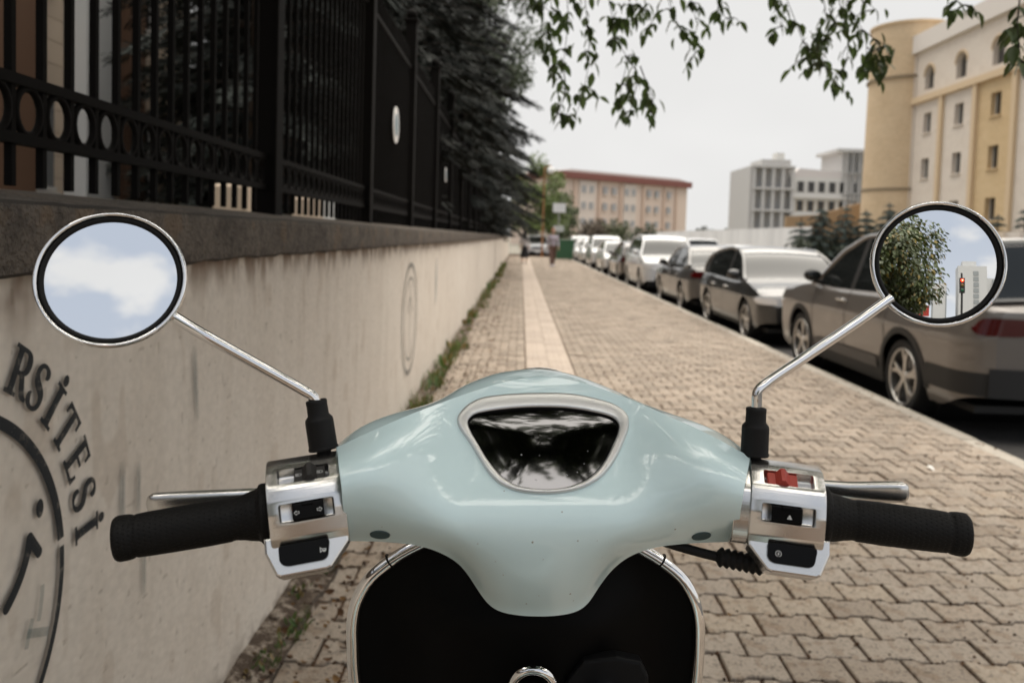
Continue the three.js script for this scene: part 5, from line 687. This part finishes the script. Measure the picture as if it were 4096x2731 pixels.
const hatch = { L: 4.35, W: 1.8, H: 1.46, r: 0.325, xf: 1.32, xr: -1.3, belt: 0.93, deck: [[2.17, 0.62], [2.08, 0.76], [1.8, 0.85], [1.05, 0.95], [0.4, 0.92], [-1.2, 0.95], [-2.0, 0.98], [-2.17, 0.9]], roof: [[1.05, 0.94], [0.3, 1.34], [0, 1.43], [-0.5, 1.46], [-1.3, 1.40], [-1.75, 1.28], [-2.05, 0.98], [-2.17, 0.9]], gh: [1.03, 0.18, -1.6, -2.04], cp: -1.5, bp: -0.1, seams: [0.9, -0.1, -1.0], handles: [0.08, -0.85], rim: 'five', lampY: [0.64, 0.76], tailY: [0.76, 0.92], plateY: 0.62 };
const sedan = { L: 4.55, W: 1.8, H: 1.44, r: 0.32, xf: 1.4, xr: -1.27, belt: 0.93, deck: [[2.27, 0.60], [2.18, 0.74], [1.9, 0.84], [1.1, 0.94], [0.4, 0.92], [-1.2, 0.96], [-1.6, 1.0], [-2.1, 0.99], [-2.27, 0.88]], roof: [[1.1, 0.94], [0.35, 1.33], [0.05, 1.41], [-0.4, 1.44], [-0.9, 1.40], [-1.25, 1.26], [-1.75, 1.0], [-2.27, 0.8]], gh: [1.08, 0.22, -1.05, -1.72], cp: -1.12, bp: -0.05, seams: [0.95, -0.05, -0.95], handles: [0.1, -0.82], rim: 'five', lampY: [0.62, 0.74], tailY: [0.78, 0.92], plateY: 0.7 };
const stretch = (p, k) => ({ ...p, L: p.L * k, deck: p.deck.map(([x, y]) => [x * k, y]), roof: p.roof.map(([x, y]) => [x * k, y]), gh: p.gh.map((x) => x * k), cp: p.cp * k });
const FRONT_AWAY = Math.PI / 2, FRONT_NEAR = -Math.PI / 2;
{
  const row = 'cars parked along the kerb', cx = (w) => KERB_X + 0.13 + w / 2;
  makeCar({ ...stretch(suv, 1.08), tailLen: 0.1, tailWid: 0.34, tailY: [0.86, 1.0], paint: paintOf([0.155, 0.138, 0.124], 0.4), chromeHandles: true, mirrorPaint: carBlack }, 'parked_car', 'taupe-grey sport utility car with twin-spoke wheels, its tail lights facing the scooter', row, cx(1.84), -8.93, FRONT_AWAY, ROAD_Y, 0);
  makeCar({ ...hatch, H: 1.5, paint: paintOf([0.010, 0.0095, 0.009], 0), chromeHandles: true }, 'parked_car', 'glossy black car whose headlights face the grey sport utility car', row, cx(1.8), -14.25, FRONT_NEAR);
  makeCar({ ...sedan, paint: paintOf([0.075, 0.07, 0.066], 0.5) }, 'parked_car', 'dark grey saloon with red tail lights behind the black car', row, cx(1.8), -19.4, FRONT_AWAY);
  makeCar({ ...suv, cladding: false, bumpPanel: null, H: 1.6, paint: paintOf([0.58, 0.58, 0.575], 0), mirrorPaint: null }, 'parked_car', 'white car facing the dark grey saloon', row, cx(1.84), -25.9, FRONT_NEAR);
  makeCar({ ...hatch, paint: paintOf([0.10, 0.085, 0.075], 0.5) }, 'parked_car', 'brownish grey car between two white cars', row, cx(1.8), -31.3, FRONT_AWAY);
  makeCar({ ...sedan, paint: paintOf([0.58, 0.58, 0.575], 0) }, 'parked_car', 'white saloon parked beyond the brownish grey car', row, cx(1.8), -36.9, FRONT_NEAR);
  makeCar({ ...suv, cladding: false, bumpPanel: null, paint: paintOf([0.55, 0.555, 0.555], 0.1) }, 'parked_car', 'white car in the far part of the kerbside row', row, cx(1.84), -43.2, FRONT_NEAR);
  makeCar({ ...hatch, paint: paintOf([0.66, 0.66, 0.66], 0.3) }, 'parked_car', 'white car in the far part of the kerbside row', row, cx(1.8), -49.0, FRONT_NEAR);
  makeCar({ ...sedan, paint: paintOf([0.58, 0.58, 0.575], 0) }, 'parked_car', 'white car in the far part of the kerbside row', row, cx(1.8), -55.0, FRONT_NEAR);
  makeCar({ ...suv, cladding: false, bumpPanel: null, paint: paintOf([0.56, 0.56, 0.56], 0.1) }, 'parked_car', 'white car in the far part of the kerbside row', row, cx(1.84), -61.0, FRONT_NEAR);
  const far = 'cars on the far side of the road';
  makeCar({ ...hatch, paint: paintOf([0.16, 0.022, 0.025], 0.3) }, 'parked_car', 'dark red car on the far side of the road', far, 8.6, -19.2, FRONT_AWAY);
  makeCar({ ...sedan, paint: paintOf([0.56, 0.56, 0.56], 0) }, 'parked_car', 'white saloon on the far side beyond the red car', far, 8.7, -33, FRONT_AWAY);
  makeCar({ ...suv, cladding: false, bumpPanel: null, paint: paintOf([0.58, 0.58, 0.575], 0) }, 'parked_car', 'white sport utility car on the far side of the road', far, 8.6, -41, FRONT_AWAY);
  makeCar({ ...suv, cladding: false, bumpPanel: null, paint: paintOf([0.55, 0.555, 0.56], 0.2) }, 'parked_car', 'white car standing across the far end of the pavement behind the two pedestrians', null, 1.25, -63, FRONT_NEAR, -0.15);
}
// ------------------------------------------------------------------ buildings
const stoneTex = (a, b, seed, cw, ch) => dataTex(512, 512, (u, v) => { const n = fbm(u * 6, v * 6, seed, 5, 6), g = fbm(u * 60, v * 60, seed + 1, 2, 60), i = Math.floor(v * ch), j = Math.floor(u * cw + (i & 1) * 0.5), t = NT[(i * 7919 + (j % cw) * 104729 + seed * 31) & 65535]; const c = mixc(a, b, clamp(n * 0.7 + t * 0.25)); const k = 0.92 + 0.16 * g; return S3(c[0] * k, c[1] * k, c[2] * k); }, true, 0.12, 0.12);
const winGlass = phy({ color: C(0.03, 0.032, 0.034), roughness: 0.06, clearcoat: 1 }), winFrame = std({ color: C(0.62, 0.6, 0.56), roughness: 0.6 });
{ // yellow stone building with round tower
  const pale = std({ map: stoneTex([0.60, 0.52, 0.44], [0.69, 0.62, 0.54], 150, 8, 24), roughness: 0.9 }), yel = std({ map: stoneTex([0.52, 0.37, 0.20], [0.62, 0.47, 0.28], 160, 8, 24), roughness: 0.9 }), trim = std({ color: C(0.60, 0.46, 0.30), roughness: 0.85 }), cop = std({ color: C(0.66, 0.61, 0.56), roughness: 0.85 }), band = std({ color: C(0.20, 0.155, 0.10), roughness: 0.9 });
  const b = thing('stone_building', 'tall sandstone building with arched top windows beside a round tower', 'building', [33.3, 0, -71.6]);
  const BW = 4.95, HT = 17.9;
  part('core', box(14, HT, BW * 7 - 0.02, 7.47, HT / 2, BW * 3.5), pale, b);
  for (let k = 0; k < 7; k++) {
    const z = k * BW, cz = BW / 2, holes = [], rect = (y, w, h) => [[cz - w / 2, y - h / 2], [cz + w / 2, y - h / 2], [cz + w / 2, y + h / 2], [cz - w / 2, y + h / 2]];
    const ys = [0.9, 4.35, 8.05, 11.8]; ys.forEach((y) => holes.push(rect(y, 1.3, 1.65)));
    const up = [[cz - 0.75, 14.55], [cz + 0.75, 14.55], [cz + 0.75, 15.75], ...arcPts(cz, 15.75, 0.75, 0, Math.PI, 14)];
    const lower = [[0, 0], [BW - 0.001, 0], [BW - 0.001, 13.75], [0, 13.75]], upper = [[0, 13.751], [BW - 0.001, 13.751], [BW - 0.001, HT], [0, HT]];
    const bm = k % 3 === 2 ? yel : pale;
    part('bay_wall', planarUV(extrude(lower, 0.45, 0, holes).rotateY(-Math.PI / 2)), bm, b).position.set(0.45, 0, z);
    part('top_storey_wall', planarUV(extrude(upper, 0.45, 0, [up]).rotateY(-Math.PI / 2)), pale, b).position.set(0.45, 0, z);
    ys.forEach((y) => { const w = part('window', box(0.04, 1.65, 1.3, 0.40, y, z + cz), winGlass, b); part('window_frame', merge([box(0.06, 1.65, 0.09, 0.37, y, z + cz + 0.12), box(0.06, 0.08, 1.3, 0.37, y - 0.78, z + cz), box(0.06, 1.65, 0.07, 0.37, y, z + cz - 0.6)]), winFrame, w); part('window_sill', box(0.16, 0.1, 1.5, -0.05, y - 0.88, z + cz), bm, w); });
    const aw = part('arched_window', extrude(up, 0.03).rotateY(-Math.PI / 2).translate(0.44, 0, z), winGlass, b); part('window_frame', merge([box(0.06, 1.9, 0.08, 0.38, 15.5, z + cz + 0.15), box(0.06, 0.08, 1.5, 0.38, 14.6, z + cz)]), winFrame, aw);
    part('arch_moulding', tube([...arcPts(cz, 15.75, 0.86, 0, Math.PI, 16)].map(([a, c]) => V3(-0.02, c, z + a)), 0.09, 24, 6), trim, b);
    part('pilaster', box(0.26, 13.6, 0.5, -0.13, 6.8, z + BW), trim, b);
  }
  part('string_course', box(0.4, 0.5, BW * 7 + 0.3, -0.16, 13.85, BW * 3.5), trim, b);
  part('corner_strip', box(0.2, 17.8, 0.35, -0.1, 8.9, 0.1), pale, b);
  part('parapet', box(14.6, 1.5, BW * 7 + 0.8, 6.9, HT + 0.75, BW * 3.5), cop, b);
  const tw = thing('round_tower', 'round yellow stone tower with two dark bands at the corner of the stone building', 'tower', [34.1, 0, -74.6]);
  const tu = new THREE.CylinderGeometry(3.25, 3.45, 20.7, 64, 1).translate(0, 10.35, 0); { const uv = tu.attributes.uv; for (let i = 0; i < uv.count; i++) uv.setXY(i, uv.getX(i) * 20, uv.getY(i) * 20); }
  part('drum', tu, std({ map: stoneTex([0.52, 0.385, 0.24], [0.62, 0.48, 0.32], 170, 10, 30), roughness: 0.9 }), tw);
  for (const y of [6.5, 16.1]) part('dark_band', new THREE.CylinderGeometry(3.44, 3.47, 0.22, 64).translate(0, y, 0), band, tw);
  part('stair_block', box(9, 20.6, 6, 6, 10.3, 1.0), yel, tw); part('cap', new THREE.CylinderGeometry(3.4, 3.4, 0.18, 64).translate(0, 20.78, 0), trim, tw);
  const lw = thing('brown_wall', 'low brown wall with sloping top running up to the round tower', 'wall', [25.4, 0, -80]);
  part('face', extrude([[0, 0], [7.0, 0], [7.0, 5.6], [3.0, 4.35], [0, 4.1]], 0.5), std({ color: C(0.36, 0.25, 0.15), roughness: 0.9 }), lw);
}
{ // unfinished concrete building
  const con = std({ color: C(0.5, 0.49, 0.475), roughness: 0.95 }), white = std({ color: C(0.62, 0.61, 0.58), roughness: 0.9 }), dark = std({ color: C(0.06, 0.06, 0.06), roughness: 1 }), ochre = std({ color: C(0.5, 0.42, 0.32), roughness: 0.9 });
  const b = thing('unfinished_building', 'grey concrete building still under construction with open storeys', 'building', [33.5, 0, -120]);
  const frame = (x0, x1, n, floors, fh, d, y0 = 0) => { for (let f = 0; f <= floors; f++) part('floor_slab', box(x1 - x0 + 0.5, 0.32, d, (x0 + x1) / 2, y0 + f * fh, -d / 2), con, b); for (let i = 0; i <= n; i++) part('column', box(0.45, floors * fh, 0.45, lerp(x0, x1, i / n), y0 + floors * fh / 2, -0.4), con, b); part('end_wall', box(0.3, floors * fh, d - 0.5, x0 - 0.42, y0 + floors * fh / 2, -d / 2 - 0.1), con, b); part('back_wall', box(x1 - x0, floors * fh, 0.3, (x0 + x1) / 2, y0 + floors * fh / 2, -1.6), std({ color: C(0.5, 0.5, 0.49), roughness: 1 }), b); };
  frame(0, 5.6, 4, 4, 3.15, 12); part('roof_shed', box(4.2, 0.9, 6, 3.2, 13.2, -3.5), con, b); part('stair_head', box(1.2, 1.2, 2, 4.2, 14.2, -3), white, b);
  part('rendered_front', box(9.6, 11.2, 8, 10.6, 5.6, -4.4), white, b); part('low_roof', extrude([[-5.2, 0], [5.2, 0], [4.6, 0.8], [-4.0, 1.3]], 8).translate(10.6, 11.2, -8.4), std({ color: C(0.62, 0.58, 0.56), roughness: 0.8 }), b);
  for (let r = 0; r < 4; r++) for (let c = 0; c < 6; c++) { const w = part('window', box(0.85, 1.5, 0.1, 6.8 + c * 1.52, 1.6 + r * 2.75, -0.4), dark, b); part('window_surround', merge([box(0.12, 1.7, 0.14, 6.8 + c * 1.52 - 0.5, 1.6 + r * 2.75, -0.36), box(0.12, 1.7, 0.14, 6.8 + c * 1.52 + 0.5, 1.6 + r * 2.75, -0.36)]), r < 3 ? ochre : con, w); }
  for (let r = 1; r < 4; r++) part('ledge', box(9.8, 0.3, 0.5, 10.6, r * 2.75 + 0.1, -0.25), std({ color: C(0.6, 0.58, 0.55), roughness: 0.9 }), b);
  frame(13.2, 17.2, 4, 5, 3.0, 9, 0); for (let i = 0; i < 7; i++) part('scaffold_pole', box(0.12, 15, 0.12, 13.4 + i * 0.6, 7.5, 0.4), std({ color: C(0.22, 0.22, 0.22), roughness: 0.7 }), b); part('roof_slab', box(6.6, 0.5, 9, 15, 15.2, -4.2), con, b);
}
{ // pink institutional block
  const a = Math.atan2(18, 25.3), b = thing('pink_building', 'long four-storey pink building under a maroon eaves band', 'building', [6.2, 0, -140], a);
  const pink = std({ color: C(0.66, 0.54, 0.45), roughness: 0.9 }), pale = std({ color: C(0.66, 0.58, 0.51), roughness: 0.9 }), strip = std({ color: C(0.58, 0.44, 0.35), roughness: 0.9 }), roofM = std({ color: C(0.20, 0.075, 0.06), roughness: 0.8 }), wg2 = std({ color: C(0.30, 0.31, 0.32), roughness: 0.3 });
  part('wall', box(31, 11.6, 14, 15.5, 5.8, -7.05), pink, b); part('eaves', box(32, 1.1, 15.4, 15.5, 12.1, -7), roofM, b);
  part('roof', extrude([[-16, 0], [16, 0], [13, 0.5], [-13, 0.5]], 14).translate(15.5, 12.65, -14), std({ color: C(0.55, 0.5, 0.47), roughness: 0.9 }), b);
  for (const x of [3.4, 9.0, 14.0, 19.5, 24.8, 28.0]) part('pilaster', box(0.5, 11.5, 0.3, x, 5.75, 0.1), strip, b);
  for (const [x, w] of [[6.2, 3.6], [16.2, 3]]) part('pale_bay', box(w, 11.4, 0.2, x, 5.7, 0.06), pale, b);
  for (let r = 0; r < 4; r++) for (const x of [5.4, 7.1, 10.3, 12.4, 15.4, 17.0, 20.9, 22.9, 26.0]) { const w = part('window', box(0.95, 1.2, 0.12, x, 1.5 + r * 2.8, 0.16), wg2, b); part('window_frame', merge([box(1.2, 0.12, 0.14, x, 0.84 + r * 2.8, 0.17), box(0.08, 1.2, 0.14, x, 1.5 + r * 2.8, 0.17)]), pale, w); }
  part('doorway', box(2.6, 2.6, 0.5, 19.3, 1.3, 0.3), std({ color: C(0.20, 0.12, 0.08), roughness: 0.8 }), b); part('porch', box(3.4, 3.0, 1.6, 22.4, 1.5, 0.9), pale, b);
}
{ // building behind the railing
  const b = thing('garden_building', 'beige stone-clad building with brown pilasters glimpsed behind the iron railing', 'building', [-7, 0, -17]);
  const bei = [0.64, 0.52, 0.40], mats = [1, 0.93, 0.97].map((k) => std({ color: C(bei[0] * k, bei[1] * k, bei[2] * k), roughness: 0.85 })), brown = std({ color: C(0.17, 0.095, 0.058), roughness: 0.7 }), white = std({ color: C(0.72, 0.72, 0.70), roughness: 0.8 }), fr = std({ color: C(0.6, 0.58, 0.55), roughness: 0.6 });
  part('wall', box(5, 9, 18, -2.56, 4.5, 9), std({ color: C(0.30, 0.26, 0.215), roughness: 0.95 }), b);
  const R = rng(44), wins = [[1.4, 1.95], [3.15, 3.6], [4.75, 5.3]].map(([a, c]) => [a, c]), gp = new THREE.BoxGeometry(0.05, 0.325, 0.985);
  for (let r = 0; r < 20; r++) for (let c = 0; c < 9; c++) { const z = c + 0.5, y = 0.2 + r * 0.335; const p = part('cladding_panel', gp, mats[Math.floor(R() * 3)], b); p.position.set(-0.035 + R() * 0.004, y, z); }
  for (const z of [2.4, 5.95, 8.2]) part('pilaster', box(0.18, 8.8, z === 5.95 ? 1.0 : 0.6, 0.09, 4.4, z), brown, b);
  part('white_pier', box(0.35, 8.8, 0.85, 0.18, 4.4, 4.02), white, b);
  for (const [z, w] of [[1.65, 0.55], [3.35, 0.42], [5.02, 0.52], [7.2, 0.7]]) for (const y of [2.55, 5.6]) { const wn = part('window', box(0.05, 1.35, w, 0.012, y, z), winGlass, b); part('window_frame', merge([box(0.05, 1.4, 0.05, 0.03, y, z), box(0.05, 0.06, w + 0.1, 0.03, y - 0.68, z), box(0.09, 0.05, w + 0.2, 0.04, y - 0.75, z)]), fr, wn); }
  const gy = struct('garden_ground', planarUV(box(9.7, 0.9, 62, -6.2, 0.0, -27)), M.earth);
  for (const [z, w, m, lab] of [[-6.2, 0.3, mats[2], 'pale garden pillar glimpsed under the railing near its first post'], [-8.3, 0.3, mats[0], 'beige garden pillar glimpsed under the railing between two posts'], [-8.75, 0.5, white, 'pale garden pillar beside a beige one glimpsed under the railing']]) solo('garden_pillar', box(0.25, 1.3, w, 0, 0.65, 0, 0.03), m, lab, 'pillar').position.set(-2.15, 0.4, z);
}
{ // white site hoarding
  const h = thing('site_hoarding', 'long white metal site hoarding along the far side of the road', 'fence', [19, 0, -54.1]), ms = [0.68, 0.64, 0.71].map((k) => std({ color: C(k, k * 0.995, k * 0.985), roughness: 0.55, metalness: 0.1 })), g = extrude([[0, 0], [0.25, 0], [0.29, 0.03], [0.46, 0.03], [0.5, 0], [0.75, 0], [0.79, 0.03], [0.96, 0.03], [1.0, 0], [1.96, 0], [1.96, 0.012], [0, 0.012]].map(([a, c]) => [a, c]), 2.72).rotateX(-Math.PI / 2).rotateY(Math.PI / 2);
  for (let i = 0; i < 31; i++) { const p = part('panel', g, ms[(i * 7) % 3], h); p.position.set(0, -0.1, -i * 1.98); } part('footing', box(0.2, 0.25, 62, 0.15, 0.02, -31), std({ color: C(0.4, 0.38, 0.36), roughness: 0.9 }), h);
}
{ // far end of the pavement
  const rust = std({ color: C(0.27, 0.12, 0.045), roughness: 0.7 });
  const p = thing('lamp_post', 'rusty orange lamp post with a white globe at the far end of the wall', 'lamp post', [1.5, 0, -57]);
  part('pole', new THREE.CylinderGeometry(0.045, 0.07, 6.2, 12).translate(0, 3.1, 0), rust, p); part('arm', tube([[0, 6.0, 0], [0.25, 6.3, 0], [0.5, 6.25, 0]], 0.035, 12, 8), rust, p); part('globe', new THREE.SphereGeometry(0.24, 20, 14).translate(0.42, 5.98, 0), std({ color: C(0.8, 0.8, 0.78), roughness: 0.3 }), p);
  const s = thing('road_sign', 'white rectangular road sign on a grey post beside the rusty lamp post', 'sign', [2.55, 0, -56]); part('post', new THREE.CylinderGeometry(0.035, 0.035, 3.7, 10).translate(0, 1.85, 0), std({ color: C(0.3, 0.3, 0.3), roughness: 0.6 }), s); part('plate', box(0.85, 0.62, 0.03, 0, 3.4, 0.05), std({ color: C(0.68, 0.68, 0.68), roughness: 0.6 }), s); part('lower_plate', box(0.7, 0.4, 0.03, 0, 2.0, 0.05), std({ color: C(0.45, 0.47, 0.45), roughness: 0.6 }), s);
  const g = thing('waste_container', 'dark green waste container beyond the two pedestrians', 'waste bin', [2.5, 0, -50]); part('bin', extrude([[-0.62, 0.12], [0.62, 0.12], [0.72, 1.15], [-0.72, 1.15]], 0.9, 0.02).translate(0, 0, -0.45), std({ color: C(0.03, 0.10, 0.045), roughness: 0.6 }), g); part('lid', box(1.5, 0.12, 1.0, 0, 1.23, 0, 0.04), std({ color: C(0.03, 0.10, 0.045), roughness: 0.5 }), g); for (const x of [-0.5, 0.5]) part('castor', new THREE.CylinderGeometry(0.08, 0.08, 0.06, 14).rotateZ(Math.PI / 2).translate(x, 0.08, 0.3), carBlack, g);
}
// ------------------------------------------------------------------ two pedestrians far down the pavement
function sdfMesh(res, size, center, f) { // marching cubes over a cube of half-size `size`
  const mc = new MarchingCubes(res, std({}), false, false, 60000); mc.isolation = 0; mc.reset();
  for (let k = 0; k < res; k++) for (let j = 0; j < res; j++) for (let i = 0; i < res; i++) { const q = (n) => ((n - res / 2) / (res / 2)) * size; mc.field[i + j * res + k * res * res] = -f(center[0] + q(i), center[1] + q(j), center[2] + q(k)); }
  mc.update(); const n = mc.count, g = new THREE.BufferGeometry(); g.setAttribute('position', new THREE.BufferAttribute(mc.positionArray.slice(0, n * 3), 3)); g.setAttribute('normal', new THREE.BufferAttribute(mc.normalArray.slice(0, n * 3), 3)); g.scale(size, size, size).translate(...center); g.computeVertexNormals(); return toCreasedNormals(mergeVertices(g.deleteAttribute('normal'), 1e-4), 2);
}
const capsule = (a, b, ra, rb) => (x, y, z) => { const bx = b[0] - a[0], by = b[1] - a[1], bz = b[2] - a[2], px = x - a[0], py = y - a[1], pz = z - a[2], h = clamp((px * bx + py * by + pz * bz) / (bx * bx + by * by + bz * bz)); return Math.hypot(px - bx * h, py - by * h, pz - bz * h) - lerp(ra, rb, h); };
const smin = (l, k = 0.03) => (x, y, z) => { let d = 1e9; for (const f of l) { const e = f(x, y, z), h = clamp(0.5 + 0.5 * (e - d) / k); d = e + (d - e) * h - k * h * (1 - h); } return d; };
function person(label, pos, turn, s, o) {
  const t = thing('person', label, 'person', pos, turn, null), st = o.stride;
  const hipL = [-0.09, 0.92, 0], hipR = [0.09, 0.92, 0], knL = [-0.1, 0.50, st * 0.12], knR = [0.1, 0.50, -st * 0.10], anL = [-0.1, 0.09, st * 0.2], anR = [0.1, 0.1, -st * 0.28], sh = [[-0.18, 1.42, 0], [0.18, 1.42, 0]], el = [[-0.24, 1.14, -0.03 - st * 0.05], [0.24, 1.14, -0.03 + st * 0.06]], wr = [[-0.24, 0.9, 0.05 - st * 0.1], [0.24, 0.9, 0.06 + st * 0.12]];
  const legs = [capsule(hipL, knL, 0.088, 0.058), capsule(knL, anL, 0.056, 0.038), capsule(hipR, knR, 0.088, 0.058), capsule(knR, anR, 0.056, 0.038)], feet = [capsule([anL[0], 0.04, anL[2] - 0.04], [anL[0], 0.035, anL[2] + 0.16], 0.042, 0.035), capsule([anR[0], 0.045, anR[2] - 0.04], [anR[0], 0.035, anR[2] + 0.16], 0.042, 0.035)];
  const torso = [capsule([0, 0.95, 0], [0, 1.15, 0], 0.13, 0.12), capsule([-0.06, 1.3, 0], [0.06, 1.3, 0], 0.125, 0.125), capsule([-0.15, 1.4, 0], [0.15, 1.4, 0], 0.065, 0.065)], uarm = [0, 1].map((i) => capsule(sh[i], el[i], 0.05, 0.04)), farm = [0, 1].map((i) => capsule(el[i], wr[i], 0.038, 0.027));
  const hands = [0, 1].flatMap((i) => [capsule(wr[i], [wr[i][0], wr[i][1] - 0.09, wr[i][2] + 0.01], 0.03, 0.026), ...[-0.02, -0.007, 0.007, 0.02].map((q) => capsule([wr[i][0], wr[i][1] - 0.09, wr[i][2] + q], [wr[i][0], wr[i][1] - 0.16 + Math.abs(q), wr[i][2] + q + 0.02], 0.01, 0.008)), capsule([wr[i][0], wr[i][1] - 0.03, wr[i][2] + 0.025], [wr[i][0], wr[i][1] - 0.1, wr[i][2] + 0.055], 0.011, 0.009)]);
  const head = [capsule([0, 1.47, 0.0], [0, 1.56, 0.01], 0.055, 0.055), capsule([0, 1.68, 0.015], [0, 1.61, 0.03], 0.095, 0.075), capsule([0, 1.63, 0.105], [0, 1.615, 0.118], 0.018, 0.02), capsule([-0.094, 1.64, 0], [-0.098, 1.66, 0], 0.02, 0.02), capsule([0.094, 1.64, 0], [0.098, 1.66, 0], 0.02, 0.02)];
  const grow = (f, e) => (x, y, z) => f(x, y, z) - e, inter = (f, lo, hi) => (x, y, z) => Math.max(f(x, y, z), lo - y, y - hi);
  const build = (nm, f, m) => part(nm, sdfMesh(96, 0.95 * 1, [0, 0.9, 0], f).scale(s, s, s), m, t);
  build('body', smin([...legs, ...torso, ...uarm, ...farm, ...hands, ...head, ...feet], 0.025), std({ color: C(0.42, 0.27, 0.19), roughness: 0.6 }));
  build('top', inter(grow(smin([...torso, ...uarm, ...(o.long ? farm : [])], 0.03), 0.016), o.hem, 1.47), std({ color: C(...o.top), roughness: 0.9 }));
  build(o.skirt ? 'skirt' : 'trousers', o.skirt ? inter(smin([capsule([0, 1.0, 0], [0, 0.4, 0], 0.14, 0.24)]), 0.34, 1.04) : inter(grow(smin([...legs, capsule([-0.05, 0.95, 0], [0.05, 0.95, 0], 0.125, 0.125)], 0.03), 0.016), 0.1, 1.0), std({ color: C(...o.low), roughness: 0.9 }));
  build('shoes', grow(smin(feet, 0.02), 0.012), std({ color: C(...o.shoes), roughness: 0.7 }));
  build('hair', (x, y, z) => Math.max(smin([capsule([0, 1.70, -0.01], [0, 1.64, -0.03], 0.108, 0.1), ...(o.longHair ? [capsule([0, 1.6, -0.07], [0, 1.36, -0.1], 0.085, 0.07)] : [])], 0.04)(x, y, z), (z - 0.055) * 0.9 + (1.66 - y) * 0.5), std({ color: C(...o.hair), roughness: 0.6 }));
  return t;
}
person('pedestrian with long black hair, pale top and black skirt near the wall', [0.22, 0.0, -41.7], Math.PI, 0.93, { stride: 1, top: [0.5, 0.47, 0.46], hem: 0.98, low: [0.012, 0.011, 0.013], shoes: [0.5, 0.45, 0.4], hair: [0.01, 0.008, 0.008], longHair: true, skirt: true });
person('pedestrian in lilac-grey top and brown trousers walking in mid pavement', [1.56, 0.0, -39.7], 0.15, 1.02, { stride: 1, top: [0.34, 0.3, 0.34], hem: 0.95, long: true, low: [0.13, 0.075, 0.06], shoes: [0.5, 0.48, 0.52], hair: [0.22, 0.075, 0.025] });
for (const [x, z, r] of [[36, -162, 2.2], [41, -165, 2.4], [46.5, -166, 2.8]]) broadleaf('distant_tree', 'small distant tree showing over the white hoarding', x, z, 4.6, r, 2.4, 420 + x, 700, [0.05, 0.06, 0.035], 'distant trees over the hoarding', 0.5, 0.1);
// ------------------------------------------------------------------ behind the scooter (seen in the right mirror)
{
  const wht = std({ color: C(0.46, 0.47, 0.475), roughness: 0.8 }), gl = std({ color: C(0.24, 0.26, 0.27), roughness: 0.25 });
  const tb = thing('tower_block', 'tall white tower block with a dark glazed stripe, standing behind the scooter', 'building', [25, 0, 150]);
  part('main_block', box(14, 30, 12, 0, 15, 0), wht, tb); part('lower_wing', box(12, 24, 12, 12.9, 12, 1), wht, tb); part('roof_house', box(7, 3, 6, -1, 31.5, 0), wht, tb);
  for (const [x, w] of [[1.5, 2.6], [10.5, 2.4]]) for (let r = 0; r < 9; r++) part('window', box(w, 2.2, 0.2, x, 3 + r * (x > 5 ? 2.4 : 2.9), -6.1), gl, tb);
  const t2 = thing('slim_block', 'slim pale block with dark edge strips, standing behind the scooter', 'building', [9, 0, 150]); part('block', box(7, 21, 8, 0, 10.5, 0), wht, t2); for (const x of [-3.3, 3.3]) part('edge_strip', box(0.5, 17, 0.3, x, 8.5, -4.1), gl, t2);
  const tl = thing('traffic_light', 'black three-lamp traffic light showing red above the side street', 'traffic light', [2.75, 0, 17]);
  const bm = std({ color: C(0.02, 0.02, 0.02), roughness: 0.6 }); part('post', new THREE.CylinderGeometry(0.06, 0.07, 4.4, 12).translate(0, 2.2, 0), bm, tl); part('housing', box(0.32, 0.95, 0.22, 0, 3.6, -0.12, 0.03), bm, tl);
  [[3.9, [0.9, 0.05, 0.02], 1], [3.6, [0.1, 0.07, 0.01], 0], [3.3, [0.01, 0.08, 0.04], 0]].forEach(([y, c, on]) => part(on ? 'red_lamp' : 'lamp_lens', new THREE.SphereGeometry(0.1, 16, 12).scale(1, 1, 0.4).translate(0, y, -0.24), std({ color: C(...c), roughness: 0.3, emissive: on ? C(0.9, 0.06, 0.02) : C(0, 0, 0) }), tl));
  const rl = new THREE.PointLight(C(1, 0.08, 0.03), 0.15, 6); rl.position.set(2.75, 3.9, 16.66); rl.castShadow = true; scene.add(rl);
  const rs = thing('red_banner_sign', 'red roadside sign board partly hidden by leaves behind the scooter', 'sign', [0.35, 0, 15.5]); part('post', new THREE.CylinderGeometry(0.04, 0.04, 2.0, 10).translate(0, 1.0, 0), bm, rs); part('board', box(0.9, 0.6, 0.05, 0, 1.9, -0.05), std({ color: C(0.36, 0.03, 0.02), roughness: 0.6 }), rs);
}
renderer.render(scene, camera);
